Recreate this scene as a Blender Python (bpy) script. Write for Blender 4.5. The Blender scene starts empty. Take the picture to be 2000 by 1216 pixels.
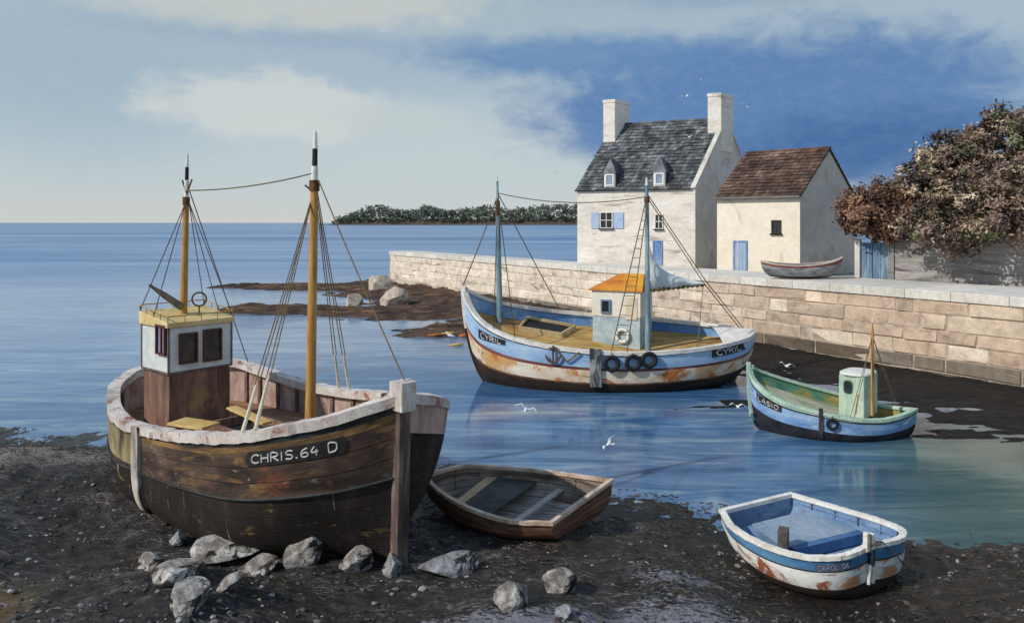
import bpy, math, random
import numpy as np
from mathutils import Vector

random.seed(7)
RNG = np.random.default_rng(11)
SC = bpy.context.scene
COL = SC.collection

# ------------------------------------------------------------------ camera
F = 1500.0            # focal length in photo pixels (photo is 2000 wide)
HC = 7.2              # eye height over the water
HY = 435.0            # horizon row in the photo
cam = bpy.data.cameras.new("camera")
cam.lens = 36.0 * F / 2000.0
cam.sensor_width = 36.0
cam.shift_y = -(608.0 - HY) / 2000.0
cam.clip_start = 0.1
cam.clip_end = 120000.0
camo = bpy.data.objects.new("camera", cam)
COL.objects.link(camo)
camo.location = (0, 0, HC)
camo.rotation_euler = (math.radians(90), 0, 0)
SC.camera = camo

SC.view_settings.view_transform = 'Standard'
SC.view_settings.look = 'None'
SC.view_settings.exposure = 0.0
SC.view_settings.gamma = 1.0

def lin(r, g, b):
    def f(c):
        c /= 255.0
        return c / 12.92 if c <= 0.04045 else ((c + 0.055) / 1.055) ** 2.4
    return (f(r), f(g), f(b), 1.0)

class NT:
    """small helper round a node tree"""
    def __init__(s, tree):
        s.t = tree
    def n(s, typ, ins=None, **props):
        nd = s.t.nodes.new(typ)
        for k, v in props.items():
            setattr(nd, k, v)
        for k, v in (ins or {}).items():
            sock = nd.inputs[k]
            if isinstance(v, bpy.types.NodeSocket):
                s.t.links.new(v, sock)
            else:
                sock.default_value = v
        return nd
    def math(s, op, a, b=0.0, clamp=False):
        return s.n('ShaderNodeMath', {0: a, 1: b}, operation=op, use_clamp=clamp).outputs[0]
    def mix(s, fac, a, b, typ='MIX'):
        return s.n('ShaderNodeMix', {0: fac, 6: a, 7: b}, data_type='RGBA', blend_type=typ).outputs[2]
    def smooth(s, x, lo, hi):
        return s.n('ShaderNodeMapRange', {0: x, 1: lo, 2: hi, 3: 0.0, 4: 1.0}, interpolation_type='SMOOTHSTEP').outputs[0]
    def noise(s, vec, scale, detail=5.0, rough=0.55, dist=0.0):
        return s.n('ShaderNodeTexNoise', {'Vector': vec, 'Scale': scale, 'Detail': detail, 'Roughness': rough, 'Distortion': dist}).outputs['Fac']
    def ramp(s, fac, stops):
        nd = s.n('ShaderNodeValToRGB', {0: fac})
        el = nd.color_ramp.elements
        while len(el) < len(stops):
            el.new(0.5)
        for e, (p, c) in zip(el, stops):
            e.position = p
            e.color = c
        return nd.outputs[0]

# ------------------------------------------------------------------ sky and sun
SUN_AZ = math.radians(-118.0)      # compass from +Y towards +X: the sun stands left and a little behind
SUN_EL = math.radians(36.0)
world = bpy.data.worlds.new("World")
SC.world = world
world.use_nodes = True
wt = world.node_tree
wt.nodes.clear()
W = NT(wt)
sky = W.n('ShaderNodeTexSky', sky_type='NISHITA', sun_disc=False)
sky.sun_elevation = SUN_EL
sky.sun_rotation = SUN_AZ
sky.air_density = 1.0
sky.dust_density = 1.0
tc = W.n('ShaderNodeTexCoord').outputs['Generated']
sep = W.n('ShaderNodeSeparateXYZ', {0: tc})
dx, dy, dz = sep.outputs
az = W.math('ARCTAN2', dx, dy)
el = W.math('ARCSINE', dz)
azd = W.math('MULTIPLY', az, 57.2958)
eld = W.math('MULTIPLY', el, 57.2958)
cvec = W.n('ShaderNodeCombineXYZ', {0: azd, 1: W.math('MULTIPLY', eld, 1.7), 2: 0.0}).outputs[0]
n_big = W.noise(cvec, 0.085, 7.0, 0.56, 0.3)
n_mid = W.noise(cvec, 0.23, 8.0, 0.6, 0.4)
n_fine = W.noise(cvec, 0.9, 5.0, 0.6, 0.5)

n_cl = W.noise(cvec, 0.33, 9.0, 0.62, 0.15)
def blob(a0, e0, ra, re, lo=0.15, hi=0.75, k=0.9, nz=None):
    """soft mass of cloud round one direction, its rim broken by noise"""
    x = W.math('DIVIDE', W.math('SUBTRACT', azd, a0), ra)
    y = W.math('DIVIDE', W.math('SUBTRACT', eld, e0), re)
    r = W.math('SQRT', W.math('ADD', W.math('MULTIPLY', x, x), W.math('MULTIPLY', y, y)))
    v = W.math('SUBTRACT', 1.0, r)
    v = W.math('ADD', v, W.math('MULTIPLY', W.math('SUBTRACT', nz or n_mid, 0.5), k))
    return W.smooth(v, lo, hi)

nish = W.n('ShaderNodeVectorMath', {0: sky.outputs[0], 'Scale': 0.10}, operation='SCALE').outputs[0]
veil = W.ramp(W.math('DIVIDE', eld, 60.0), [
    (0.0, lin(207, 209, 206)), (0.035, lin(196, 206, 209)), (0.10, lin(181, 198, 207)),
    (0.17, lin(167, 187, 202)), (0.27, lin(165, 185, 198)), (1.0, lin(120, 150, 185))])
c = W.mix(0.92, nish, veil)
c = W.mix(W.math('MULTIPLY', blob(-3, 5.0, 26, 6.0, 0.0, 0.9, 0.7, n_big), 0.75), c, lin(196, 206, 208))
c = W.mix(W.math('MULTIPLY', blob(-30, 8.0, 12, 6.0, 0.0, 0.9, 0.7, n_big), 0.45), c, lin(152, 176, 195))
c = W.mix(W.math('MULTIPLY', blob(19, 8.0, 23, 6.8, 0.02, 0.5, 0.8), 0.95), c, lin(88, 128, 178))
c = W.mix(W.math('MULTIPLY', blob(4, 12.2, 17, 2.3, 0.05, 0.7, 0.9), 0.85), c, lin(98, 137, 182))
c = W.mix(W.math('MULTIPLY', blob(24, 5.0, 14, 4.2, 0.05, 0.8, 0.7), 0.9), c, lin(70, 110, 160))
c = W.mix(W.math('MULTIPLY', blob(-15, 13.0, 24, 1.2, 0.1, 0.9, 0.9), 0.5), c, lin(143, 168, 192))
c = W.mix(W.math('MULTIPLY', blob(-18, 16.0, 21, 3.2, 0.02, 0.52, 0.9, n_cl), 0.85), c, lin(196, 201, 198))
c = W.mix(W.math('MULTIPLY', blob(20, 16.6, 22, 2.2, 0.0, 0.8, 0.8), 0.6), c, lin(122, 154, 182))
c = W.mix(W.math('MULTIPLY', blob(-17.5, 8.2, 10.5, 3.2, 0.05, 0.48, 1.0, n_cl), 0.8), c, lin(207, 212, 210))
c = W.mix(W.math('MULTIPLY', blob(-9, 7.6, 9, 2.0, 0.1, 0.7, 0.9), 0.6), c, lin(196, 205, 206))
c = W.mix(W.math('MULTIPLY', W.smooth(n_fine, 0.35, 0.75), 0.05), c, lin(215, 220, 220))
bg = W.n('ShaderNodeBackground', {0: c, 1: 1.0})
W.t.links.new(bg.outputs[0], W.n('ShaderNodeOutputWorld').inputs[0])

sl = bpy.data.lights.new("sun", 'SUN')
sl.energy = 3.3
sl.angle = math.radians(0.6)
sl.color = (1.0, 0.93, 0.82)
so = bpy.data.objects.new("sun", sl)
COL.objects.link(so)
SUN_DIR = Vector((math.sin(SUN_AZ) * math.cos(SUN_EL), math.cos(SUN_AZ) * math.cos(SUN_EL), math.sin(SUN_EL)))
so.rotation_euler = SUN_DIR.to_track_quat('Z', 'Y').to_euler()

# ------------------------------------------------------------------ materials
MATS = {}
def mat(name, ramp, scale=3.0, stretch=(1, 1, 1), dist=0.6, detail=6.0, rough=0.7, bump=0.25, bscale=25.0,
        fine=0.22, coord='Object', spec=0.25, seams=None, rust=None, attr=False, bdist=0.02, metal=0.0, rot=(0, 0, 0)):
    if name in MATS:
        return MATS[name]
    m = bpy.data.materials.new(name)
    m.use_nodes = True
    m.node_tree.nodes.clear()
    T = NT(m.node_tree)
    tcn = T.n('ShaderNodeTexCoord')
    vec = tcn.outputs[coord]
    mv = T.n('ShaderNodeMapping', {'Vector': vec, 'Scale': stretch, 'Rotation': rot}).outputs[0]
    col = T.ramp(T.noise(mv, scale, detail, 0.6, dist), ramp)
    if rust:
        for (rc, rs, lo, hi, st) in rust:
            rv = T.n('ShaderNodeMapping', {'Vector': vec, 'Scale': st, 'Location': (3.1, 1.7, 5.2)}).outputs[0]
            k = T.smooth(T.noise(rv, rs, 7.0, 0.65, 0.8), lo - 0.045, hi - 0.03)
            col = T.mix(k, col, rc)
    if attr:
        a = T.n('ShaderNodeAttribute', attribute_name='tint').outputs['Color']
        col = T.mix(1.0, col, a, 'MULTIPLY')
    fn = T.noise(mv, scale * 6.0, 6.0, 0.65, 0.3)
    val = T.n('ShaderNodeMapRange', {0: fn, 1: 0.25, 2: 0.75, 3: 1.0 - fine, 4: 1.0 + fine}).outputs[0]
    col = T.n('ShaderNodeVectorMath', {0: col, 'Scale': val}, operation='SCALE').outputs[0]
    h = T.noise(mv, bscale, 6.0, 0.6, 0.2)
    if seams:
        axis, count, width, dark = seams
        uv = T.n('ShaderNodeSeparateXYZ', {0: tcn.outputs['UV' if coord == 'UV' else 'Object']}).outputs[axis]
        wob = T.math('MULTIPLY', T.math('SUBTRACT', T.noise(mv, scale * 2, 3.0), 0.5), 0.12)
        fr = T.math('FRACT', T.math('ADD', T.math('MULTIPLY', uv, count), wob))
        dd = T.math('ABSOLUTE', T.math('SUBTRACT', fr, 0.5))
        k = T.smooth(dd, 0.5 - width, 0.5 - width * 0.3)
        col = T.mix(T.math('MULTIPLY', k, dark), col, (0.012, 0.009, 0.007, 1))
        h = T.math('SUBTRACT', h, T.math('MULTIPLY', k, 0.6))
    bn = T.n('ShaderNodeBump', {'Height': h, 'Strength': bump, 'Distance': bdist})
    rg = T.n('ShaderNodeMapRange', {0: fn, 1: 0.2, 2: 0.8, 3: max(0.05, rough - 0.12), 4: min(1.0, rough + 0.12)}).outputs[0]
    bs = T.n('ShaderNodeBsdfPrincipled', {'Base Color': col, 'Roughness': rg, 'Normal': bn.outputs[0],
                                         'Specular IOR Level': spec, 'Metallic': metal})
    T.t.links.new(bs.outputs[0], T.n('ShaderNodeOutputMaterial').inputs[0])
    MATS[name] = m
    return m

def two(name, c1, c2, **k):
    return mat(name, [(0.35, c1), (0.65, c2)], **k)

# ------------------------------------------------------------------ geometry helpers
def P(px, py, d):
    """world point seen at photo pixel (px, py) at depth d"""
    return Vector(((px - 1000.0) / F * d, d, HC - (py - HY) / F * d))
def G(x, y, py):
    return Vector((x, y, HC - (py - HY) / F * y))
def proj(p):
    return 1000.0 + F * p[0] / p[1], HY + (HC - p[2]) / p[1] * F

class MB:
    def __init__(s):
        s.v, s.f, s.m, s.uv, s.tint = [], [], [], {}, {}
    def add(s, verts, faces, mi=0, tint=None):
        b = len(s.v)
        s.v += [tuple(p) for p in verts]
        for f in faces:
            if tint is not None:
                s.tint[len(s.f)] = tint
            s.f.append(tuple(b + i for i in f))
            s.m.append(mi)
        return b
    def quad(s, a, b, c, d, mi=0, tint=None):
        s.add([a, b, c, d], [(0, 1, 2, 3)], mi, tint)
    def box(s, c, ax, ay, az, mi=0, tint=None):
        c, ax, ay, az = map(Vector, (c, ax, ay, az))
        vs = [c + sx * ax + sy * ay + sz * az for sz in (-1, 1) for sy in (-1, 1) for sx in (-1, 1)]
        fs = [(0, 2, 3, 1), (4, 5, 7, 6), (0, 1, 5, 4), (2, 6, 7, 3), (0, 4, 6, 2), (1, 3, 7, 5)]
        s.add(vs, fs, mi, tint)
        return s
    def prism(s, poly, off, mi=0, tint=None):
        """closed slab: polygon extruded by vector off"""
        n = len(poly)
        off = Vector(off)
        vs = [Vector(p) for p in poly] + [Vector(p) + off for p in poly]
        fs = [tuple(range(n))[::-1], tuple(range(n, 2 * n))] + [(i, (i + 1) % n, n + (i + 1) % n, n + i) for i in range(n)]
        s.add(vs, fs, mi, tint)
        return s
    def tube(s, pts, r, n=8, mi=0, cap=True, tint=None):
        pts = [Vector(p) for p in pts]
        rs = r if isinstance(r, (list, tuple)) else [r] * len(pts)
        vs, fs = [], []
        prev = None
        for i, p in enumerate(pts):
            t = (pts[min(i + 1, len(pts) - 1)] - pts[max(i - 1, 0)])
            if t.length < 1e-9:
                t = Vector((0, 0, 1))
            t.normalize()
            if prev is None:
                u = t.orthogonal().normalized()
            else:
                u = prev - t * prev.dot(t)
                u = u.normalized() if u.length > 1e-6 else t.orthogonal().normalized()
            prev = u
            w = t.cross(u)
            for k in range(n):
                a = 2 * math.pi * k / n
                vs.append(p + (u * math.cos(a) + w * math.sin(a)) * rs[i])
        for i in range(len(pts) - 1):
            for k in range(n):
                a, b = i * n + k, i * n + (k + 1) % n
                fs.append((a, b, b + n, a + n))
        if cap:
            fs.append(tuple(range(n))[::-1])
            fs.append(tuple(range((len(pts) - 1) * n, len(pts) * n)))
        s.add(vs, fs, mi, tint)
        return s
    def torus(s, c, nrm, R, r, n=24, k=8, mi=0):
        c, nrm = Vector(c), Vector(nrm).normalized()
        u = nrm.orthogonal().normalized()
        w = nrm.cross(u)
        vs, fs = [], []
        for i in range(n):
            a = 2 * math.pi * i / n
            d = u * math.cos(a) + w * math.sin(a)
            for j in range(k):
                b = 2 * math.pi * j / k
                vs.append(c + d * (R + r * math.cos(b)) + nrm * (r * math.sin(b)))
        for i in range(n):
            for j in range(k):
                fs.append((i * k + j, ((i + 1) % n) * k + j, ((i + 1) % n) * k + (j + 1) % k, i * k + (j + 1) % k))
        s.add(vs, fs, mi)
        return s
    def grid(s, rows, mi=0, uvs=None, flip=False, mis=None):
        """rows: list of equal-length point lists"""
        nr, nc = len(rows), len(rows[0])
        b = len(s.v)
        for r in rows:
            s.v += [tuple(p) for p in r]
        for i in range(nr - 1):
            for j in range(nc - 1):
                q = (b + i * nc + j, b + i * nc + j + 1, b + (i + 1) * nc + j + 1, b + (i + 1) * nc + j)
                if flip:
                    q = q[::-1]
                if uvs is not None:
                    ij = [(i, j), (i, j + 1), (i + 1, j + 1), (i + 1, j)]
                    if flip:
                        ij = ij[::-1]
                    s.uv[len(s.f)] = [uvs[x][y] for x, y in ij]
                s.f.append(q)
                s.m.append(mis[i] if mis else mi)
        return s
    def build(s, name, mats, parent=None, loc=None, smooth=False, bevel=0.0, angle=40):
        if not isinstance(mats, (list, tuple)):
            mats = [mats]
        o_w = ORG[parent.name] if parent is not None else Vector(loc if loc is not None else (0, 0, 0))
        me = bpy.data.meshes.new(name)
        vv = np.array(s.v, dtype=float) - np.array(o_w)
        me.from_pydata(vv.tolist(), [], s.f)
        for m in mats:
            me.materials.append(m)
        me.polygons.foreach_set('material_index', s.m)
        if s.uv:
            ul = me.uv_layers.new(name='UVMap')
            for p in me.polygons:
                if p.index in s.uv:
                    for li, u in zip(p.loop_indices, s.uv[p.index]):
                        ul.data[li].uv = u
        if s.tint:
            ca = me.color_attributes.new('tint', 'FLOAT_COLOR', 'CORNER')
            arr = np.ones((len(me.loops), 4), dtype=np.float32)
            for p in me.polygons:
                t = s.tint.get(p.index)
                if t is not None:
                    arr[p.loop_start:p.loop_start + p.loop_total, :3] = t[:3]
            ca.data.foreach_set('color', arr.ravel())
        me.update()
        if smooth:
            me.polygons.foreach_set('use_smooth', [True] * len(me.polygons))
            try:
                me.set_sharp_from_angle(angle=math.radians(angle))
            except Exception:
                pass
        o = bpy.data.objects.new(name, me)
        COL.objects.link(o)
        if parent is not None:
            o.parent = parent
        else:
            o.location = o_w
        ORG[o.name] = Vector(o_w)
        if bevel:
            bm = o.modifiers.new('bevel', 'BEVEL')
            bm.width = bevel
            bm.segments = 2
            bm.limit_method = 'ANGLE'
        return o

ORG = {}
def tag(o, label, cat, group=None):
    o['label'] = label
    o['category'] = cat
    if group:
        o['group'] = group
    return o
def thing(name, label, cat, loc, group=None):
    o = bpy.data.objects.new(name, None)
    COL.objects.link(o)
    o.location = loc
    o.empty_display_size = 0.3
    ORG[o.name] = Vector(loc)
    return tag(o, label, cat, group)
def struct(o, kind='structure'):
    o['kind'] = kind
    return o

def smoothpath(pts, n):
    """Catmull-Rom through pts, resampled to n points evenly along its length"""
    p = np.array([list(q) for q in pts], dtype=float)
    if len(p) < 3:
        t = np.linspace(0, 1, n)[:, None]
        return p[0] * (1 - t) + p[-1] * t
    e = np.vstack([2 * p[0] - p[1], p, 2 * p[-1] - p[-2]])
    out = []
    for i in range(len(p) - 1):
        a, b, c_, d = e[i], e[i + 1], e[i + 2], e[i + 3]
        t = np.linspace(0, 1, 24, endpoint=False)[:, None]
        out.append(0.5 * ((2 * b) + (-a + c_) * t + (2 * a - 5 * b + 4 * c_ - d) * t ** 2 + (-a + 3 * b - 3 * c_ + d) * t ** 3))
    out = np.vstack(out + [p[-1:]])
    L = np.r_[0, np.cumsum(np.linalg.norm(np.diff(out, axis=0), axis=1))]
    s = np.linspace(0, L[-1], n)
    return np.stack([np.interp(s, L, out[:, k]) for k in range(out.shape[1])], axis=1)

class Hull:
    """boat hull lofted between two gunwale curves (stern to bow) and a keel"""
    def __init__(s, near, far, keel, e=(0.6, 0.5, 1.3), n=72):
        s.n = n
        s.g = {0: smoothpath(near, n), 1: smoothpath(far, n)}
        s.k = smoothpath(keel, n)
        a = np.linspace(0, 1, n)
        s.e = np.where(a < 0.4, e[0] + (e[1] - e[0]) * a / 0.4, e[1])
        s.e = np.where(a > 0.6, e[1] + (e[2] - e[1]) * ((a - 0.6) / 0.4) ** 1.6, s.e)
        s.cen = (s.g[0].mean(0) + s.g[1].mean(0)) / 2
        s.L = np.linalg.norm(s.g[0][-1] - s.g[0][0])
        s.nrm = {}
        loop = np.vstack([s.g[0], s.g[1][::-1]])
        closed_bow = np.linalg.norm(s.g[0][-1] - s.g[1][-1]) < 1e-3
        for side in (0, 1):
            g = s.g[side]
            o = s.g[1 - side]
            t = np.zeros((n, 2))
            t[1:-1] = (g[2:] - g[:-2])[:, :2]
            t[0] = (g[1] - g[0])[:2]
            t[-1] = (g[-1] - g[-2])[:2]
            t /= np.linalg.norm(t, axis=1)[:, None] + 1e-9
            nn = np.stack([-t[:, 1], t[:, 0]], axis=1)
            mid = (g + o)[:, :2] / 2
            # inward: towards the other gunwale in the middle of the boat, one sign for the whole side
            i = n // 2
            sg = np.sign(np.dot(nn[i], (mid - g[:, :2])[i]))
            s.nrm[side] = nn * sg
        # apexes shared by both sides point along the centre line
        for idx in (0, -1):
            if np.linalg.norm(s.g[0][idx] - s.g[1][idx]) < 1e-3:
                m = s.nrm[0][idx] + s.nrm[1][idx]
                l = np.linalg.norm(m)
                m = m / l
                k = min(2.2, 2.0 / max(l, 0.3))
                s.nrm[0][idx] = m * k
                s.nrm[1][idx] = m * k
    def pt(s, side, a, v):
        x = a * (s.n - 1)
        i = int(max(0, min(s.n - 2, math.floor(x))))
        f = x - i
        return Vector(s.sec(side, i, v) * (1 - f) + s.sec(side, i + 1, v) * f)
    def sec(s, side, i, v):
        k, g, e = s.k[i], s.g[side][i], s.e[i]
        if v >= 1:
            h = 1.0
        else:
            h = (1 - (1 - max(v, 0.0)) ** (2 / e)) ** (e / 2)
        return np.array([k[0] + h * (g[0] - k[0]), k[1] + h * (g[1] - k[1]), k[2] + v * (g[2] - k[2])])
    def normal(s, side, a, v):
        d = 0.004
        a0, a1 = max(0, a - d), min(1, a + d)
        v0, v1 = max(0.001, v - 0.02), min(1, v + 0.02)
        ta = s.pt(side, a1, v) - s.pt(side, a0, v)
        tv = s.pt(side, a, v1) - s.pt(side, a, v0)
        n = ta.cross(tv).normalized()
        inw = s.nrm[side][int(a * (s.n - 1))]
        if n.x * inw[0] + n.y * inw[1] > 0:
            n = -n
        return n
    def find(s, side, px, py):
        best = None
        for i in range(s.n):
            for v in np.linspace(0.05, 1.0, 40):
                q = proj(s.sec(side, i, v))
                d = (q[0] - px) ** 2 + (q[1] - py) ** 2
                if best is None or d < best[0]:
                    best = (d, i / (s.n - 1), v)
        return best[1], best[2]
    def shell(s, rows, mis, transom=True, tmi=None, far_mis=None):
        """outer skin; rows: heights from keel (0) up to the gunwale (1), mis: material of each band"""
        mb = MB()
        for side in (0, 1):
            R, U = [], []
            for v in rows:
                R.append([s.sec(side, i, v) for i in range(s.n)])
                U.append([(i / (s.n - 1) * s.L, v) for i in range(s.n)])
            mb.grid(R, uvs=U, flip=(side == 1), mis=(far_mis if side == 1 and far_mis else mis))
        if transom and np.linalg.norm(s.g[0][0] - s.g[1][0]) > 0.05:
            R, U = [], []
            for v in rows:
                a, b = s.sec(0, 0, v), s.sec(1, 0, v)
                R.append([a * (1 - t) + b * t for t in np.linspace(0, 1, 9)])
                U.append([(t * 1.5, v) for t in np.linspace(0, 1, 9)])
            mb.grid(R, uvs=U, flip=True, mis=tmi or mis)
        return mb
    def inner_pt(s, side, i, z=None, v=None, inset=0.07):
        if v is None:
            v = (z - s.k[i][2]) / (s.g[side][i][2] - s.k[i][2])
        v = min(1.0, max(0.06, v))
        q = s.sec(side, i, v)
        n = s.nrm[side][i]
        # never past the centre line
        m = (s.g[0][i] + s.g[1][i])[:2] / 2
        room = np.linalg.norm(m - q[:2]) * 0.9
        d = min(inset * np.linalg.norm(n), room)
        n = n / (np.linalg.norm(n) + 1e-9)
        q[0] += n[0] * d
        q[1] += n[1] * d
        return q
    def inner(s, side, vfun, inset=0.07, rows=6, top=0.995, i0=0, i1=None):
        """inside of one topside from the rail down to the deck"""
        mb = MB()
        i1 = i1 or s.n
        R, U = [], []
        for r in range(rows + 1):
            t = r / rows
            R.append([s.inner_pt(side, i, v=top + (vfun(side, i) - top) * t, inset=inset) for i in range(i0, i1)])
            U.append([(i / (s.n - 1) * s.L, 1 - t) for i in range(i0, i1)])
        mb.grid(R, uvs=U, flip=(side == 0))
        return mb
    def inner_transom(s, vfun, inset=0.07, rows=5, top=0.995):
        mb = MB()
        ax = s.k[6] - s.k[0]
        ax = ax / np.linalg.norm(ax) * inset
        R = []
        for r in range(rows + 1):
            t = r / rows
            a = s.inner_pt(0, 0, v=top + (vfun(0, 0) - top) * t, inset=inset) + ax
            b = s.inner_pt(1, 0, v=top + (vfun(1, 0) - top) * t, inset=inset) + ax
            R.append([a * (1 - q) + b * q for q in np.linspace(0, 1, 8)])
        mb.grid(R)
        return mb
    def deck(s, vfun, inset=0.06, cols=12, i0=0, i1=None, camber=0.0):
        mb = MB()
        R, U = [], []
        i1 = i1 or s.n
        for i in range(i0, i1):
            a = s.inner_pt(0, i, v=vfun(0, i), inset=inset)
            b = s.inner_pt(1, i, v=vfun(1, i), inset=inset)
            w = np.linalg.norm(a - b)
            row = []
            for q in np.linspace(0, 1, cols):
                p = a * (1 - q) + b * q
                p[2] += camber * 4 * q * (1 - q)
                row.append(p)
            R.append(row)
            U.append([(i / (s.n - 1) * s.L, (q - 0.5) * w) for q in np.linspace(0, 1, cols)])
        mb.grid(R, uvs=U)
        return mb
    def rail(s, out, inw, up, down, transom=True, wob=0.0, i0=0, i1=None):
        """cap rail round the gunwale"""
        mb = MB()
        i1 = i1 or s.n
        for side in (0, 1):
            rings = []
            for i in range(i0, i1):
                g = s.g[side][i]
                n = s.nrm[side][i]
                n3 = np.array([n[0], n[1], 0])
                m = (s.g[0][i] + s.g[1][i]) / 2
                room = np.linalg.norm((m - g)[:2]) * 0.98
                iw = min(inw, room) if 3 < i < s.n - 3 else inw
                w1, w2 = wob * (random.random() - .5), wob * (random.random() - .5)
                a = g - n3 * (out + w1) + np.array([0, 0, up + w2])
                b = g + n3 * iw + np.array([0, 0, up + w2])
                c_ = g + n3 * iw - np.array([0, 0, down])
                d = g - n3 * (out + w1) - np.array([0, 0, down - w2])
                rings.append([a, b, c_, d, a])
            mb.grid(rings, flip=(side == 0))
        if transom and np.linalg.norm(s.g[0][0] - s.g[1][0]) > 0.05:
            a, b = s.g[0][0], s.g[1][0]
            ax = (s.k[6] - s.k[0])
            ax[2] = 0
            ax = Vector(ax / np.linalg.norm(ax))
            c_ = Vector((a + b) / 2) + Vector((0, 0, (up - down) / 2)) + ax * ((inw - out) / 2)
            mb.box(c_, Vector(b - a) / 2 + Vector(b - a).normalized() * out, ax * (inw + out) / 2, Vector((0, 0, (up + down) / 2 + 0.003)))
        return mb
    def strip(s, side, a, v0, v1, width, thick, proud=0.0, n=14):
        """batten on the skin, running up the section at station a"""
        mb = MB()
        da = width / s.L / 2
        rings = []
        for v in np.linspace(v0, v1, n):
            vv = min(v, 1.0)
            p0, p1 = s.pt(side, max(0, a - da), vv), s.pt(side, min(1, a + da), vv)
            nn = s.normal(side, a, min(vv, 0.97))
            up = Vector((0, 0, (v - vv) * (s.g[side][int(a * (s.n - 1))][2] - s.k[int(a * (s.n - 1))][2])))
            p0, p1 = p0 + up, p1 + up
            rings.append([p0 - nn * .03, p1 - nn * .03, p1 + nn * thick, p0 + nn * thick, p0 - nn * .03])
        mb.grid(rings, flip=True)
        mb.add(rings[-1][:4], [(0, 1, 2, 3)])
        mb.add(rings[0][:4], [(3, 2, 1, 0)])
        return mb

# strokes of the letters, in a box 1 high, drawn by hand
GL = {
 'C': (0.62, [[(.6, .86), (.42, 1), (.18, .9), (.05, .6), (.06, .3), (.2, .06), (.42, 0), (.6, .12)]]),
 'H': (0.62, [[(.05, 1), (.07, 0)], [(.55, 1), (.57, 0)], [(.06, .5), (.56, .52)]]),
 'R': (0.60, [[(.06, 0), (.06, 1), (.4, .98), (.55, .8), (.5, .6), (.1, .5)], [(.2, .5), (.58, 0)]]),
 'I': (0.22, [[(.1, 1), (.1, 0)]]),
 'S': (0.58, [[(.54, .9), (.3, 1), (.08, .85), (.12, .6), (.45, .45), (.55, .22), (.38, .02), (.06, .1)]]),
 '.': (0.26, [[(.06, .1), (.18, .0)]]),
 '6': (0.58, [[(.5, .95), (.2, .8), (.06, .4), (.12, .1), (.34, 0), (.54, .15), (.5, .42), (.3, .5), (.1, .36)]]),
 '4': (0.56, [[(.3, 1), (.06, .4), (.56, .42)], [(.42, .65), (.42, 0)]]),
 'D': (0.62, [[(.06, 0), (.06, 1), (.42, .98), (.58, .8), (.58, .25), (.42, .02), (.06, 0)]]),
 'Y': (0.58, [[(.03, 1), (.29, .5), (.56, 1)], [(.29, .5), (.29, 0)]]),
 'L': (0.52, [[(.06, 1), (.06, 0), (.48, .02)]]),
 'A': (0.64, [[(.03, 0), (.31, 1), (.6, 0)], [(.14, .36), (.5, .36)]]),
 'O': (0.64, [[(.3, 1), (.08, .8), (.05, .4), (.16, .05), (.36, 0), (.56, .2), (.58, .65), (.45, .95), (.3, 1)]]),
 '5': (0.58, [[(.52, 1), (.12, 1), (.08, .56), (.36, .62), (.54, .4), (.48, .1), (.25, 0), (.06, .1)]]),
 ' ': (0.40, []),
}
def board(hull, side, corners, text, m_board, m_text, parent, thick=0.02, lw=0.02, pad=(0.1, 0.2), round_=True):
    """name board wrapped on the hull; corners: pixel TL, TR, BR, BL in the photo"""
    q = [hull.find(side, *c_) for c_ in corners]
    def av(x, y):
        t = [q[3][k] * (1 - x) * (1 - y) + q[2][k] * x * (1 - y) + q[1][k] * x * y + q[0][k] * (1 - x) * y for k in (0, 1)]
        return t[0], min(t[1], 0.985)
    def pt(x, y, off):
        a, v = av(x, y)
        return hull.pt(side, a, v) + hull.normal(side, a, v) * off
    mb = MB()
    N = 25
    rows = []
    for y in (0, 0.25, 0.5, 0.75, 1.0):
        row = []
        for x in np.linspace(0, 1, N):
            ins = 0.0
            xx = x
            if round_:
                e = 0.035 * (1 - math.sqrt(max(0, 1 - (2 * y - 1) ** 2)))
                xx = e + x * (1 - 2 * e)
            row.append(pt(xx, y, thick))
        rows.append(row)
    mb.grid(rows)
    rim = [rows[0][j] for j in range(N)] + [rows[i][-1] for i in range(1, 5)] + [rows[4][j] for j in range(N - 2, -1, -1)] + [rows[i][0] for i in range(3, 0, -1)]
    nn = hull.normal(side, *av(.5, .5))
    back = [p - nn * (thick + .03) for p in rim]
    mb.grid([rim + rim[:1], back + back[:1]])
    bo = mb.build('name_board', m_board, parent)
    lt = MB()
    wtot = sum(GL[ch][0] + 0.12 for ch in text)
    sx = (1 - 2 * pad[0]) / wtot
    x0 = pad[0]
    for ch in text:
        w, strokes = GL[ch]
        for st in strokes:
            pp = smoothpath([(a, b, 0) for a, b in st], max(6, 3 * len(st))) if len(st) > 2 else np.array([(a, b, 0) for a, b in st])
            pts = [pt(x0 + a * sx, pad[1] + b * (1 - 2 * pad[1]), thick + lw * 0.3) for a, b, _ in pp]
            lt.tube(pts, lw, 6)
        x0 += (w + 0.12) * sx
    lt.build('lettering', m_text, bo)
    return bo

def rope(parent, a, b, r, m, sag=0.0, name='rope', n=9):
    a, b = Vector(a), Vector(b)
    pts = [a + (b - a) * t + Vector((0, 0, -sag * 4 * t * (1 - t))) for t in np.linspace(0, 1, n)]
    return MB().tube(pts, r, 5).build(name, m, parent, smooth=True)

def ray_plane(px, py, p0, nrm):
    o = Vector((0, 0, HC))
    d = Vector(((px - 1000) / F, 1.0, -(py - HY) / F))
    t = (Vector(p0) - o).dot(nrm) / d.dot(nrm)
    return o + d * t

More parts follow.
